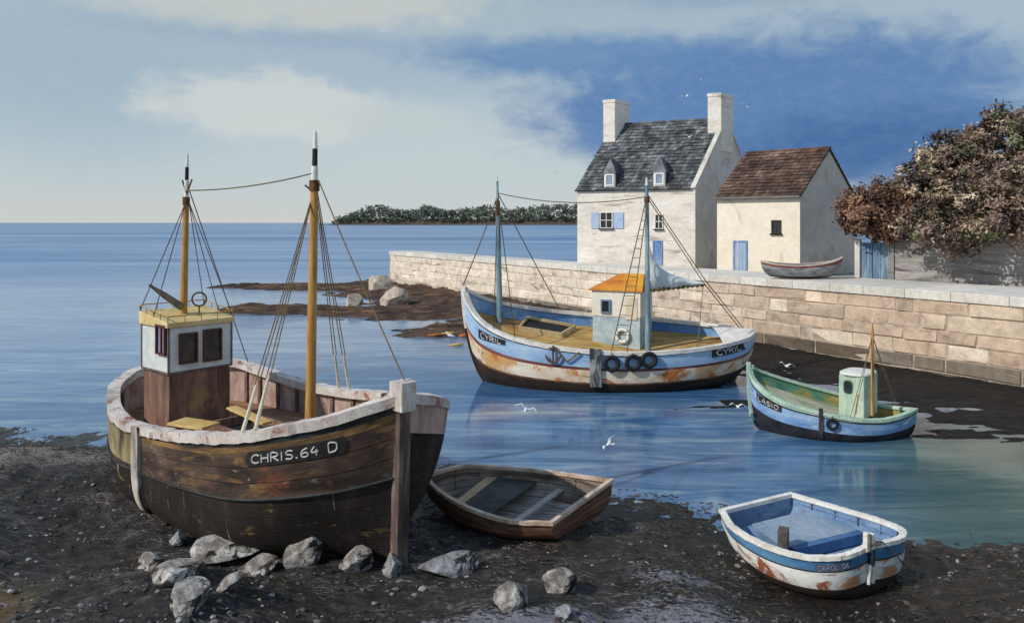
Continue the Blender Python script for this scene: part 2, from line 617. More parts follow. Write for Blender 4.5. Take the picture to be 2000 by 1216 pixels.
# ------------------------------------------------------------------ numeric noise for the terrain
def vnoise(x, y, seed=0):
    x = np.asarray(x, float); y = np.asarray(y, float)
    xi, yi = np.floor(x).astype(np.int64), np.floor(y).astype(np.int64)
    fx, fy = x - xi, y - yi
    fx, fy = fx * fx * (3 - 2 * fx), fy * fy * (3 - 2 * fy)
    def h(a, b):
        n = (a * 374761393 + b * 668265263 + seed * 1274126177) & 0xFFFFFFFF
        n = ((n ^ (n >> 13)) * 1274126177) & 0xFFFFFFFF
        return ((n ^ (n >> 16)) & 0xFFFF) / 65535.0
    return (h(xi, yi) * (1 - fx) + h(xi + 1, yi) * fx) * (1 - fy) + (h(xi, yi + 1) * (1 - fx) + h(xi + 1, yi + 1) * fx) * fy
def fbm(x, y, o=5, seed=0, gain=0.5):
    t, a, w = 0, 1.0, 0
    for k in range(o):
        t = t + a * vnoise(x * 2 ** k, y * 2 ** k, seed + k * 17)
        w += a
        a *= gain
    return t / w

# ------------------------------------------------------------------ water
def build_water():
    m = bpy.data.materials.new('sea_water')
    m.use_nodes = True
    m.node_tree.nodes.clear()
    T = NT(m.node_tree)
    pos = T.n('ShaderNodeNewGeometry').outputs['Position']
    def mp(sx, sy, loc=(0, 0, 0)):
        return T.n('ShaderNodeMapping', {'Vector': pos, 'Scale': (sx, sy, 1.0), 'Location': loc}).outputs[0]
    sepp = T.n('ShaderNodeSeparateXYZ', {0: pos}).outputs
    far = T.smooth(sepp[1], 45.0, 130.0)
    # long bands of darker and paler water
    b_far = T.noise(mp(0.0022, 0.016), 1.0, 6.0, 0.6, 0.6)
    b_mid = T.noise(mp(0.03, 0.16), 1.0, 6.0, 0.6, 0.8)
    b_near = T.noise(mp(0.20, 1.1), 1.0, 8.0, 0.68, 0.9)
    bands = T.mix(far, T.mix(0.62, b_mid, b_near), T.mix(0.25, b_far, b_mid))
    near_c = T.ramp(bands, [(0.32, (0.016, 0.060, 0.155, 1)), (0.45, (0.040, 0.115, 0.25, 1)), (0.52, (0.085, 0.18, 0.33, 1)), (0.585, (0.20, 0.29, 0.39, 1)), (0.66, (0.46, 0.48, 0.50, 1))])  # palest stops paint white streak highlights into the water colour
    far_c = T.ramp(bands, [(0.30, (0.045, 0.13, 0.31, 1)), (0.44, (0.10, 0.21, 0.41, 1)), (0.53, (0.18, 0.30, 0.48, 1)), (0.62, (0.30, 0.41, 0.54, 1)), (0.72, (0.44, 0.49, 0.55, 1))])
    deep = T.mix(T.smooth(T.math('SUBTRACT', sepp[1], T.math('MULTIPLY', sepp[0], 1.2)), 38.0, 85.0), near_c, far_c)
    # silt in the shallows on the right of the harbour turns it green
    gx = T.math('SUBTRACT', sepp[0], T.math('MULTIPLY', T.math('SUBTRACT', sepp[1], 16.0), 0.35))
    k = T.math('MULTIPLY', T.smooth(T.math('ADD', gx, T.math('MULTIPLY', T.math('SUBTRACT', b_mid, 0.5), 9.0)), 5.0, 10.5),
               T.smooth(sepp[1], 34.0, 24.0))
    green = T.ramp(b_near, [(0.3, (0.035, 0.085, 0.085, 1)), (0.7, (0.085, 0.155, 0.125, 1))])
    col = T.mix(T.math('MULTIPLY', k, 0.9), deep, green)
    # sediment where the flats shelve
    s_near = T.noise(mp(0.12, 0.9, (4, 2, 0)), 1.0, 7.0, 0.65, 0.6)
    w1 = T.noise(mp(0.7, 2.8), 1.0, 4.0, 0.6, 0.4)
    w2 = T.noise(mp(3.4, 11.0), 1.0, 4.0, 0.65, 0.3)
    w3 = T.noise(mp(0.12, 0.3), 1.0, 3.0, 0.5, 0.3)
    h = T.math('ADD', T.math('ADD', T.math('MULTIPLY', w1, 0.7), T.math('MULTIPLY', w2, 0.26)), T.math('MULTIPLY', w3, T.math('MULTIPLY', far, 3.0)))
    bn = T.n('ShaderNodeBump', {'Height': h, 'Strength': T.math('ADD', 0.10, T.math('MULTIPLY', T.smooth(T.noise(mp(0.07, 0.16, (2, 5, 0)), 1.0, 3.0, 0.5, 0.4), .42, .62), .5)), 'Distance': 0.05})
    rg = T.math('ADD', 0.07, T.math('MULTIPLY', far, 0.28))
    bs = T.n('ShaderNodeBsdfPrincipled', {'Base Color': col, 'Roughness': rg, 'IOR': 1.33, 'Specular IOR Level': T.math('SUBTRACT', 0.5, T.math('MULTIPLY', far, 0.28)), 'Normal': bn.outputs[0]})
    T.t.links.new(bs.outputs[0], T.n('ShaderNodeOutputMaterial').inputs[0])
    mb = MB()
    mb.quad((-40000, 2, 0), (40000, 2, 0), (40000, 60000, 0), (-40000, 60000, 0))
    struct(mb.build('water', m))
build_water()

# ------------------------------------------------------------------ beach in the foreground
CP = np.array([
    (-17.5, 26.3, 0), (-13.7, 26.0, 0), (-30, 27, 0), (-9.5, 25.6, 0), (-5, 24, .0), (-1.5, 21.8, 0), (2.2, 19.8, 0), (3.2, 18.85, 0),
    (5.05, 18.4, 0), (7.0, 17.2, 0), (8.65, 16.3, 0), (11, 16.5, 0), (16, 16.6, 0), (24, 17, 0),
    (-9.2, 20.5, .5), (-8.2, 17.6, .42), (-6.6, 16.8, .38), (-5, 15.8, .40), (-2.2, 15.2, .42), (-2.5, 17.5, .45), (-5, 19, .45), (-11, 20, .75),
    (0, 17.4, .36), (1.4, 16.8, .38), (-1.6, 18.6, .32), (2.4, 18, .22), (-.6, 16.2, .45),
    (5.6, 15.8, .04), (6, 14.2, .035), (7.3, 15, .035), (4.5, 16.5, .06), (5.0, 14.6, .05), (8.3, 14.9, .06),
    (0, 12, .95), (-6, 12.5, 1.25), (-12, 14, 1.5), (-14, 20, .95), (6, 12, .55), (10, 13, .4), (3, 14.5, .5), (12, 11, .6),
    (0, 8, 1.4), (-10, 8, 2.0), (10, 8, 1.2), (0, 0, 2.2), (-20, 0, 2.5), (20, 0, 2.0), (-20, 18, 1.3), (20, 14, .4), (-30, 10, 2.2), (30, 10, 1.2),
    (-17.5, 30, -.8), (-13, 30, -.8), (-30, 31, -.8), (-9, 30, -.8), (-4, 28, -.8), (0, 25, -.8), (4, 23, -.8), (7, 22, -.8), (11, 20.5, -.8), (18, 20.5, -.8), (28, 21, -.8),
    (-20, 36, -1.5), (0, 36, -1.5), (20, 36, -1.5)], float)
def beach_base(x, y):
    x = np.asarray(x, float); y = np.asarray(y, float)
    num = np.zeros_like(x); den = np.zeros_like(x)
    for (a, b, z) in CP:
        w = 1.0 / (((x - a) ** 2 + (y - b) ** 2) + 0.15) ** 1.7
        num += w * z
        den += w
    return num / den
def beach_z(x, y):
    z = beach_base(x, y)
    n = fbm(x * 0.55, y * 0.55, 5, 3) - 0.5
    r = fbm(x * 2.6, y * 2.6, 4, 9) - 0.5
    rg = 1 - np.abs(2 * fbm(x * 1.3 + 4, y * 1.3, 4, 21) - 1)
    calm = 1 - 0.8 * np.exp(-(((x - 6.2) / 2.2) ** 2 + ((y - 15.6) / 1.8) ** 2))
    r2 = fbm(x * 5.5, y * 5.5, 3, 44) - 0.5
    calm = calm * (0.35 + 0.65 * np.clip((np.abs(z - .02)) / .25, 0, 1))
    return z + calm * (0.18 * n + 0.14 * r + 0.12 * (rg - 0.72) + 0.06 * r2)
def ground_at(px, py):
    """where the sight line through a photo pixel meets the beach"""
    d = np.arange(6.0, 40.0, 0.02)
    x = (px - 1000) / F * d
    z = HC - (py - HY) / F * d
    g = beach_z(x, d)
    i = int(np.argmax(z < g))
    return Vector((x[i], d[i], float(g[i])))

def build_beach():
    xs = np.arange(-26, 26.01, 0.10)
    ys = np.concatenate([np.arange(-3, 9, 0.3), np.arange(9, 24, 0.075), np.arange(24, 33, 0.2)])
    X, Y = np.meshgrid(xs, ys)
    Z = beach_z(X, Y)
    fine = fbm(X * 7, Y * 7, 3, 31) - 0.5
    Z = Z + 0.045 * fine * np.clip((Z + .1) * 4, 0, 1)
    nr, nc = X.shape
    me = bpy.data.meshes.new('beach')
    v = np.stack([X, Y, Z], -1).reshape(-1, 3)
    idx = np.arange(nr * nc).reshape(nr, nc)
    q = np.stack([idx[:-1, :-1], idx[:-1, 1:], idx[1:, 1:], idx[1:, :-1]], -1).reshape(-1, 4)
    me.vertices.add(len(v)); me.vertices.foreach_set('co', v.ravel())
    me.loops.add(q.size); me.loops.foreach_set('vertex_index', q.ravel().astype(np.int32))
    me.polygons.add(len(q)); me.polygons.foreach_set('loop_start', np.arange(0, q.size, 4, dtype=np.int32))
    me.update()
    me.polygons.foreach_set('use_smooth', np.ones(len(q), bool))
    # what lies where: silt, ochre sand, pale shell sand
    def g(x, y, a, b, ra, rb):
        return np.exp(-(((x - a) / ra) ** 2 + ((y - b) / rb) ** 2))
    silt = 1.0 * g(X, Y, 3.2, 12.6, 2.2, 1.6) + .8 * g(X, Y, .8, 11.8, 2.4, .7) + .6 * g(X, Y, -2.2, 11.8, 2.2, .6) + .7 * g(X, Y, 3.2, 14.6, 1.0, .35) + .35 * g(X, Y, -6.5, 11.9, 2, .5) + .8 * g(X, Y, 5, 11.6, 3, .9)
    ochre = 1.1 * g(X, Y, -8.8, 11.8, 1.3, 1.5) + .35 * g(X, Y, 9, 13.2, 3, .9)
    pale = 1.0 * g(X, Y, -12.6, 21.3, 3.4, 1.0) + .8 * g(X, Y, -14.6, 20, 2.5, 1.0) + .6 * g(X, Y, -9.9, 18.6, .8, .8) + .3 * g(X, Y, -10, 16, 2.2, .7)
    brown = .9 * g(X, Y, 2.4, 16.6, 2.2, 1.6) + .9 * g(X, Y, 9.5, 14, 4, 2.0) + .4 * g(X, Y, -8, 15, 2, 2)
    ca = me.color_attributes.new('zone', 'FLOAT_COLOR', 'POINT')
    arr = np.ones((len(v), 4), np.float32)
    arr[:, 0] = silt.ravel(); arr[:, 1] = ochre.ravel(); arr[:, 2] = pale.ravel(); arr[:, 3] = brown.ravel()
    ca.data.foreach_set('color', arr.ravel())
    m = bpy.data.materials.new('wet_shingle')
    m.use_nodes = True
    m.node_tree.nodes.clear()
    T = NT(m.node_tree)
    pos = T.n('ShaderNodeTexCoord').outputs['Object']
    at = T.n('ShaderNodeAttribute', attribute_name='zone')
    zs = T.n('ShaderNodeSeparateColor', {0: at.outputs['Color']}).outputs
    streak = T.noise(T.n('ShaderNodeMapping', {'Vector': pos, 'Scale': (1.0, 2.6, 1.0), 'Rotation': (0, 0, 0.35)}).outputs[0], 1.6, 8.0, 0.68, 1.2)
    n2 = T.noise(pos, 5.0, 8.0, 0.7, 0.6)
    n3 = T.noise(pos, 16.0, 6.0, 0.7, 0.3)
    base = T.ramp(T.mix(0.5, streak, n2), [(0.30, (0.008, 0.007, 0.007, 1)), (0.47, (0.024, 0.021, 0.020, 1)), (0.57, (0.052, 0.045, 0.042, 1)), (0.66, (0.12, 0.108, 0.103, 1)), (0.74, (0.26, 0.245, 0.235, 1))])
    base = T.mix(T.math('MULTIPLY', at.outputs['Alpha'], T.smooth(streak, .35, .65)), base, (0.055, 0.038, 0.028, 1))
    def zone(col, z, c_, lo, hi, nz=streak, gain=1.2):
        k = T.smooth(T.math('MULTIPLY', z, T.math('ADD', 1.0 - .55 * gain, T.math('MULTIPLY', nz, gain))), lo, hi)
        return T.mix(k, col, c_)
    mix_n = T.mix(0.55, streak, n3)
    ncell = T.noise(T.n('ShaderNodeMapping', {'Vector': pos, 'Scale': (1.3, 5.5, 1.0), 'Rotation': (0, 0, 0.12)}).outputs[0], 2.2, 8.0, 0.75, 1.6)
    hl = T.math('MULTIPLY', T.smooth(ncell, .545, .60), T.smooth(T.noise(pos, .8, 4.0, .6, .8), .46, .60))
    base = T.mix(T.math('MULTIPLY', hl, .85), base, (0.32, 0.30, 0.29, 1))  # broken grey-white streaks painted in as highlights on the shingle
    base = zone(base, zs[0], (0.24, 0.235, 0.27, 1), 0.50, 0.62, T.math('ADD', T.math('MULTIPLY', ncell, .8), T.math('MULTIPLY', n3, .25)), 6.5)
    base = zone(base, zs[2], (0.21, 0.175, 0.16, 1), 0.50, 0.62, T.math('ADD', T.math('MULTIPLY', ncell, .8), T.math('MULTIPLY', n3, .25)), 6.0)
    base = zone(base, zs[1], (0.19, 0.125, 0.055, 1), 0.2, 0.95, mix_n)
    val = T.n('ShaderNodeMapRange', {0: n3, 1: 0.28, 2: 0.72, 3: 0.62, 4: 1.4}).outputs[0]
    col = T.n('ShaderNodeVectorMath', {0: base, 'Scale': val}, operation='SCALE').outputs[0]
    pz = T.n('ShaderNodeSeparateXYZ', {0: pos}).outputs[2]
    wet = T.smooth(T.math('ADD', pz, T.math('MULTIPLY', T.math('SUBTRACT', n2, .5), .12)), .17, .03)
    col = T.n('ShaderNodeVectorMath', {0: col, 'Scale': T.math('SUBTRACT', 1.0, T.math('MULTIPLY', wet, .45))}, operation='SCALE').outputs[0]
    bn = T.n('ShaderNodeBump', {'Height': T.math('ADD', n2, T.math('MULTIPLY', n3, 0.5)), 'Strength': 1.0, 'Distance': 0.08})
    rg = T.math('SUBTRACT', T.n('ShaderNodeMapRange', {0: streak, 1: 0.3, 2: 0.65, 3: 0.75, 4: 0.38}).outputs[0], T.math('MULTIPLY', wet, .3))
    bs = T.n('ShaderNodeBsdfPrincipled', {'Base Color': col, 'Roughness': rg, 'Normal': bn.outputs[0], 'Specular IOR Level': 0.28})
    T.t.links.new(bs.outputs[0], T.n('ShaderNodeOutputMaterial').inputs[0])
    me.materials.append(m)
    o = bpy.data.objects.new('beach', me)
    COL.objects.link(o)
    struct(o)
build_beach()

# ------------------------------------------------------------------ quay: geometry of its line
QA = Vector((22.0, 33.0, 0))
QU = Vector((-0.5525, 0.8335, 0)).normalized()
QN = Vector((QU.y, -QU.x, 0))          # inland
QEND = 64.8
QZ = 4.0
def q(s, d, z):
    v = QA + QU * s + QN * d
    return Vector((v.x, v.y, z))

# ------------------------------------------------------------------ mud flats along the wall foot
def mud_z(x, y):
    s = (x - QA.x) * QU.x + (y - QA.y) * QU.y
    d = -((x - QA.x) * QN.x + (y - QA.y) * QN.y)          # distance out from the wall
    w = np.interp(s, [-14, 2, 10, 20, 30, 45, 64, 75], [9.5, 9.0, 8.5, 5.0, 5.0, 9.0, 8.0, 2.0])
    hh = np.interp(s, [-14, 6, 18, 30, 50, 64], [.10, .12, .25, .55, .7, .7])
    z = hh * (1 - d / w)
    z = np.where(d < 0, hh, z)
    am = np.interp(s, [-14, 14, 30, 64], [.22, .3, .9, 1.0])
    z = np.where(s > 69, z - (s - 69) * 0.25, z)
    def spit(ax, ay, bx, by, r, h):
        vx, vy = bx - ax, by - ay
        t = np.clip(((x - ax) * vx + (y - ay) * vy) / (vx * vx + vy * vy), 0, 1)
        dd = np.hypot(x - ax - t * vx, (y - ay - t * vy))
        rr = r * (0.35 + 0.65 * t)
        return h * (1 - dd / rr)
    z = np.maximum(z, spit(-32, 86, -12, 84, 5.0, .45))
    z = np.maximum(z, spit(-22, 63, -4, 61, 5.5, .45))
    z = np.maximum(z, spit(-6, 50, 1.0, 53, 5.5, .45))
    z = np.maximum(z, spit(-12, 74, -2, 66, 9, .5))
    n = fbm(x * 0.16, y * 0.5, 5, 5) - 0.5
    n2 = fbm(x * 0.9, y * 2.2, 5, 8) - 0.5
    n3 = fbm(x * 3.0, y * 4.0, 3, 18) - 0.5
    return np.maximum(z, -1.2) + am * (0.75 * n + 0.42 * n2 + 0.14 * n3)
def build_mud():
    xs = np.arange(-38, 34, 0.18)
    ys = np.arange(19, 96, 0.18)
    X, Y = np.meshgrid(xs, ys)
    Z = mud_z(X, Y)
    nr, nc = X.shape
    inside = ((X - QA.x) * QN.x + (Y - QA.y) * QN.y) < 1.0
    keep = (Z > -0.45) & inside
    qk = keep[:-1, :-1] & keep[:-1, 1:] & keep[1:, 1:] & keep[1:, :-1]
    idx = np.arange(nr * nc).reshape(nr, nc)
    qd = np.stack([idx[:-1, :-1], idx[:-1, 1:], idx[1:, 1:], idx[1:, :-1]], -1)[qk]
    used, inv = np.unique(qd, return_inverse=True)
    v = np.stack([X, Y, Z], -1).reshape(-1, 3)[used]
    qd = inv.reshape(qd.shape)
    me = bpy.data.meshes.new('mudflat')
    me.from_pydata(v.tolist(), [], qd.tolist())
    me.polygons.foreach_set('use_smooth', np.ones(len(qd), bool))
    m = mat('mud', [(0.3, (0.016, 0.012, 0.010, 1)), (0.48, (0.048, 0.032, 0.024, 1)), (0.62, (0.11, 0.066, 0.042, 1)), (0.74, (0.19, 0.13, 0.09, 1))], scale=0.7,
            stretch=(0.5, 1.4, 1), rough=0.72, bump=0.7, bscale=4, bdist=0.08, spec=0.2,
            rust=[((0.27, 0.14, 0.065, 1), 0.9, 0.58, 0.72, (0.30, 1.8, 1)), ((.40, .30, .22, 1), 2.4, .67, .73, (.3, 2.0, 1))])
    nt = NT(m.node_tree)
    bsd = [n for n in m.node_tree.nodes if n.type == 'BSDF_PRINCIPLED'][0]
    src = bsd.inputs['Base Color'].links[0].from_socket
    pz = nt.n('ShaderNodeSeparateXYZ', {0: nt.n('ShaderNodeNewGeometry').outputs['Position']}).outputs
    wn = nt.noise(nt.n('ShaderNodeNewGeometry').outputs['Position'], .5, 5.0, .6, .5)
    kk = nt.smooth(nt.math('ADD', pz[0], nt.math('MULTIPLY', nt.math('SUBTRACT', wn, .5), 14.0)), -1.0, 7.0)
    bank_shade = nt.ramp(nt.noise(nt.n('ShaderNodeNewGeometry').outputs['Position'], 2.2, 8.0, .7, .6), [(.35, (.006, .006, .006, 1)), (.55, (.015, .013, .012, 1)), (.72, (.040, .034, .030, 1))])  # near-black tone paints shadow into the right-hand mud below the quay
    m.node_tree.links.new(nt.mix(kk, src, bank_shade), bsd.inputs['Base Color'])
    me.materials.append(m)
    o = bpy.data.objects.new('mudflat', me)
    COL.objects.link(o)
    struct(o)
build_mud()

# ------------------------------------------------------------------ quay wall
M_STONE = mat('quay_stone', [(0.3, (0.62, 0.58, 0.54, 1)), (0.5, (0.86, 0.83, 0.79, 1)), (0.7, (1.0, 0.98, 0.95, 1))], scale=1.6, rough=0.85,
              bump=0.6, bscale=7, bdist=0.05, attr=True, fine=0.18,
              rust=[((0.34, 0.28, 0.25, 1), 0.8, 0.615, 0.74, (0.35, 0.35, 2.6)), ((1.12, 1.1, 1.06, 1), 0.6, 0.58, 0.72, (.7, .7, 1.5))])
M_MORTAR = two('quay_mortar', (0.30, 0.23, 0.18, 1), (0.58, 0.50, 0.42, 1), scale=1.5, rough=.9, bump=.5, bscale=10)
M_COPE = two('coping_stone', (0.60, 0.565, 0.52, 1), (0.72, 0.69, 0.64, 1), scale=0.8, rough=.85, bump=.4, bscale=8, attr=True)
def block(mb, s0, s1, z0, z1, d, gap, tint, ins):
    g = gap / 2
    b = [q(s0 + g, d, z0 + g), q(s1 - g, d, z0 + g), q(s1 - g, d, z1 - g), q(s0 + g, d, z1 - g)]
    off = -QN * ins
    r = min(0.05, (z1 - z0) * 0.12)
    ds, dz = QU * r, Vector((0, 0, r))
    jit = [Vector((random.uniform(-.05, .05), random.uniform(-.03, .03), random.uniform(-.035, .035))) for _ in range(4)]
    t = [b[0] + off + ds + dz + jit[0], b[1] + off - ds + dz + jit[1], b[2] + off - ds - dz + jit[2], b[3] + off + ds - dz + jit[3]]
    mb.add(b + t, [(4, 5, 6, 7), (0, 1, 5, 4), (1, 2, 6, 5), (2, 3, 7, 6), (3, 0, 4, 7)], 0, tint)
def build_quay():
    t = thing('quay_wall', 'long pale stone quay wall running from the harbour mouth past the houses', 'quay wall', q(20, 0, 0))
    core = MB()
    core.prism([q(-16, 0.02, -1), q(QEND, 0.02, -1), q(QEND, 2.6, -1), q(-16, 2.6, -1)], (0, 0, QZ + 1 - 0.03))
    core.build('core', M_MORTAR, t)
    mb = MB()
    rows = [-0.6, 0.2, 0.85, 1.55, 2.15, 2.9, 3.55]
    rr = random.Random(4)
    for r in range(len(rows) - 1):
        s = -15.5 + rr.random()
        while s < QEND:
            L = rr.choice((rr.uniform(0.8, 1.5), rr.uniform(1.4, 2.4), rr.uniform(2.2, 3.6)))
            e = min(s + L, QEND)
            if QEND - e < 0.6:
                e = QEND
            wl = min(1, max(0, (s - 12) / 16.0))
            wl = min(1, max(0, wl + rr.uniform(-.15, .15)))
            tan = rr.choice([(.62, .49, .39), (.68, .54, .43), (.56, .44, .35), (.72, .59, .48), (.64, .49, .39), (.86, .77, .67), (.80, .69, .58), (.52, .41, .33), (.70, .55, .44)])
            cream = rr.choice([(.82, .745, .67), (.85, .78, .70), (.80, .72, .64), (.84, .77, .70)])
            c_ = [a * (1 - wl) + b * wl for a, b in zip(tan, cream)]
            if r == 0:
                c_ = [x * .22 for x in c_]
            if r == 1:
                k = rr.uniform(.14, .30) if s < 40 else rr.uniform(.5, .85)
                c_ = [x * k for x in c_]
            block(mb, s, e, rows[r], rows[r + 1], 0.03, 0.030 - .022 * wl, (*c_, 1), rr.uniform(0.03, 0.09 - .045 * wl))
            s = e
    # end face of the mole
    for r in range(len(rows) - 1):
        d0 = -0.05
        while d0 < 2.6:
            d1 = min(2.65, d0 + rr.uniform(.8, 1.5))
            a = [q(QEND + .01, d0 + .02, rows[r] + .02), q(QEND + .01, d1 - .02, rows[r] + .02), q(QEND + .01, d1 - .02, rows[r + 1] - .02), q(QEND + .01, d0 + .02, rows[r + 1] - .02)]
            mb.prism(a, QU * rr.uniform(.04, .08), 0, (.68, .61, .54, 1))
            d0 = d1
    mb.build('masonry', M_STONE, t)
    cp = MB()
    s = -15.5
    wd = lambda s: float(np.interp(s, [-16, 0, 9, 20, 26, 34, 65], [6.2, 6.0, 5.2, 4.6, 4.4, 2.9, 2.8]))
    while s < QEND:
        e = min(s + rr.uniform(1.6, 2.6), QEND + .1)
        if QEND - e < .8:
            e = QEND + .1
        k = rr.uniform(.9, 1.08)
        top = QZ + rr.uniform(-.006, .006)
        nd = 2
        w0, w1 = wd(s), wd(e)
        cuts = [-0.10, 1.0 + rr.uniform(-.1, .1), None]
        cuts = [(-.10, -.10), (cuts[1], cuts[1]), (w0, w1)]
        for i in range(2):
            (a0, a1), (b0, b1) = cuts[i], cuts[i + 1]
            poly = [q(s + .008, a0, 3.56), q(e - .008, a1, 3.56), q(e - .008, b1 - .012, 3.56), q(s + .008, b0 - .012, 3.56)]
            cp.prism(poly, (0, 0, top - 3.56), 0, (k * rr.uniform(.97, 1.03), k, k, 1))
        s = e
    cp.build('coping', M_COPE, t, bevel=0.025)
    # ground behind, a step lower
    g = MB()
    poly = [q(-40, 2.4, 3.5), q(40, 2.4, 3.5), q(41, 12, 3.5), q(38, 60, 3.5), q(-60, 80, 3.5)]
    g.prism(poly, (0, 0, -4.6))
    struct(g.build('quay_ground', two('quay_earth', (0.28, 0.25, 0.21, 1), (0.4, 0.37, 0.32, 1), scale=.8, rough=.95)))
build_quay()

# ------------------------------------------------------------------ houses
M_SLATE = mat('roof_slate', [(0.3, (0.045, 0.049, 0.054, 1)), (0.5, (0.105, 0.113, 0.122, 1)), (0.7, (0.23, 0.245, 0.26, 1))], scale=0.8, rough=.62, bump=.5, bscale=12, attr=True, spec=.35)
M_TILE = mat('roof_tile', [(0.3, (0.045, 0.032, 0.027, 1)), (0.5, (0.105, 0.065, 0.050, 1)), (0.7, (0.22, 0.145, 0.115, 1))], scale=0.7, rough=.8, bump=.5, bscale=12, attr=True)
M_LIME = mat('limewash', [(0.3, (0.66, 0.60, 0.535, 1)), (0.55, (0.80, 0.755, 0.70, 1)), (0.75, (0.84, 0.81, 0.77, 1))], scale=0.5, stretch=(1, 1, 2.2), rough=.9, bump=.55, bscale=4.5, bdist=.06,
             rust=[((0.40, 0.33, 0.285, 1), 0.7, 0.60, 0.76, (.45, .45, 2.8)), ((.30, .24, .20, 1), 1.6, .67, .75, (.6, .6, 2.2))], fine=.14)
M_CREAM = mat('cream_render', [(0.3, (0.74, 0.66, 0.55, 1)), (0.55, (0.81, 0.735, 0.62, 1)), (0.75, (0.79, 0.76, 0.70, 1))], scale=0.45, rough=.9, bump=.5, bscale=5, bdist=.06, fine=.1, rust=[((.55, .46, .38, 1), .5, .60, .76, (1.4, 1.4, .5)), ((.62, .66, .64, 1), .35, .6, .75, (1, 1, .6))])
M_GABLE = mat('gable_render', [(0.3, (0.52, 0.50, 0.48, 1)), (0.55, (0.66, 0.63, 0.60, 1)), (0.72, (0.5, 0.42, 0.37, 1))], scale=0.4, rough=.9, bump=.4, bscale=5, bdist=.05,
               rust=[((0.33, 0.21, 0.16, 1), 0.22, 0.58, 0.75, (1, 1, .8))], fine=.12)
M_WHITE = two('white_paint', (0.72, 0.71, 0.68, 1), (0.82, 0.81, 0.79, 1), scale=3, rough=.6, bump=.2)
M_PANE = mat('window_glass', [(0.4, (0.012, 0.014, 0.016, 1)), (0.6, (0.03, 0.034, 0.04, 1))], scale=2, rough=.18, spec=.6, bump=.05, fine=.1)
M_PALEPANE = mat('dormer_glass', [(0.4, (0.20, 0.26, 0.38, 1)), (0.6, (0.30, 0.36, 0.48, 1))], scale=2, rough=.15, spec=.6, bump=.05, fine=.1)
M_BLUEDOOR = mat('blue_door_paint', [(0.35, (0.10, 0.20, 0.44, 1)), (0.5, (0.19, 0.30, 0.54, 1)), (0.65, (0.36, 0.46, 0.62, 1))], scale=1.5, stretch=(2, 2, .6), rough=.6, bump=.3)
M_SHUT = two('pale_blue_shutter', (0.36, 0.48, 0.72, 1), (0.46, 0.57, 0.78, 1), scale=2, rough=.6, bump=.2, seams=(2, 9.0, .12, .35))
M_DARKWOOD = two('dark_timber', (0.03, 0.028, 0.026, 1), (0.07, 0.06, 0.055, 1), scale=4, rough=.7)

def tiles(mb, a, b, c_, d, nr, nc, th, seed, mi=0, var=.35):
    """courses of slates on the slope a,b (eave) to d,c (ridge)"""
    rr = random.Random(seed)
    a, b, c_, d = map(Vector, (a, b, c_, d))
    nrm = (b - a).cross(d - a).normalized()
    if nrm.z < 0:
        nrm = -nrm
    def pt(u, v):
        return (a * (1 - u) + b * u) * (1 - v) + (d * (1 - u) + c_ * u) * v
    mb.prism([a, b, c_, d], -nrm * 0.05, mi, (.5, .5, .5, 1))
    for r in range(nr):
        v0, v1 = r / nr, min(1.0, (r + 1.12) / nr)
        off = rr.random() / nc
        us = [0] + [min(1, max(0, (k + off + rr.uniform(-.12, .12) / 1) / nc)) for k in range(nc)] + [1]
        for k in range(len(us) - 1):
            u0, u1 = us[k], us[k + 1]
            if u1 - u0 < 0.003:
                continue
            g = (u1 - u0) * 0.03
            l1 = th * rr.uniform(1.1, 2.4)
            l0 = th * 0.25
            e = rr.uniform(-.1, .1) / nr
            p = [pt(u0 + g, max(0, v0 + e)) + nrm * l1, pt(u1 - g, max(0, v0 + e)) + nrm * l1, pt(u1 - g, v1) + nrm * l0, pt(u0 + g, v1) + nrm * l0]
            k_ = 1 + rr.uniform(-var, var)
            mb.prism(p, -nrm * th * 0.9, mi, (k_, k_ * rr.uniform(.96, 1.03), k_ * rr.uniform(.95, 1.06), 1))

def opening(parent, name, kind, p0, ex, nz, w, h, frame_m, pane_m, fw=0.09, bars=(0, 0), sill=False):
    """window or door: proud frame with the pane or leaf set back inside it; p0 = bottom centre on the wall face"""
    ex, nz = Vector(ex).normalized(), Vector(nz).normalized()
    up = Vector((0, 0, 1))
    f = MB()
    D = 0.05
    for sx in (-1, 1):
        f.box(p0 + ex * sx * (w / 2 - fw / 2) + up * h / 2 + nz * D * .4, ex * fw / 2, nz * D, up * h / 2)
    for zz in ((h - fw / 2), (fw / 2)):
        f.box(p0 + up * zz + nz * D * .4, ex * (w / 2 - fw - .002), nz * D, up * fw / 2)
    if kind == 'pane' and w > .5:
        sb = MB().box(p0 - up * .05 + nz * .07, ex * (w / 2 + .09), nz * .10, up * .045)
        sill_p = sb
    else:
        sill_p = None
    for k in range(bars[0]):
        x = -w / 2 + w * (k + 1) / (bars[0] + 1)
        f.box(p0 + ex * x + up * h / 2 + nz * .02, ex * .025, nz * .028, up * (h / 2 - fw - .003))
    for k in range(bars[1]):
        z = h * (k + 1) / (bars[1] + 1)
        f.box(p0 + up * z + nz * .019, ex * (w / 2 - fw - .003), nz * .024, up * .025)
    fo = f.build(name, frame_m, parent)
    pn = MB()
    pn.box(p0 + up * h / 2 - nz * .0, ex * (w / 2 - fw), nz * .014, up * (h / 2 - fw))
    pn.build(kind, pane_m, fo)
    if sill_p is not None and sill:
        sill_p.build('sill', M_COPE, fo, bevel=.01)
    return fo

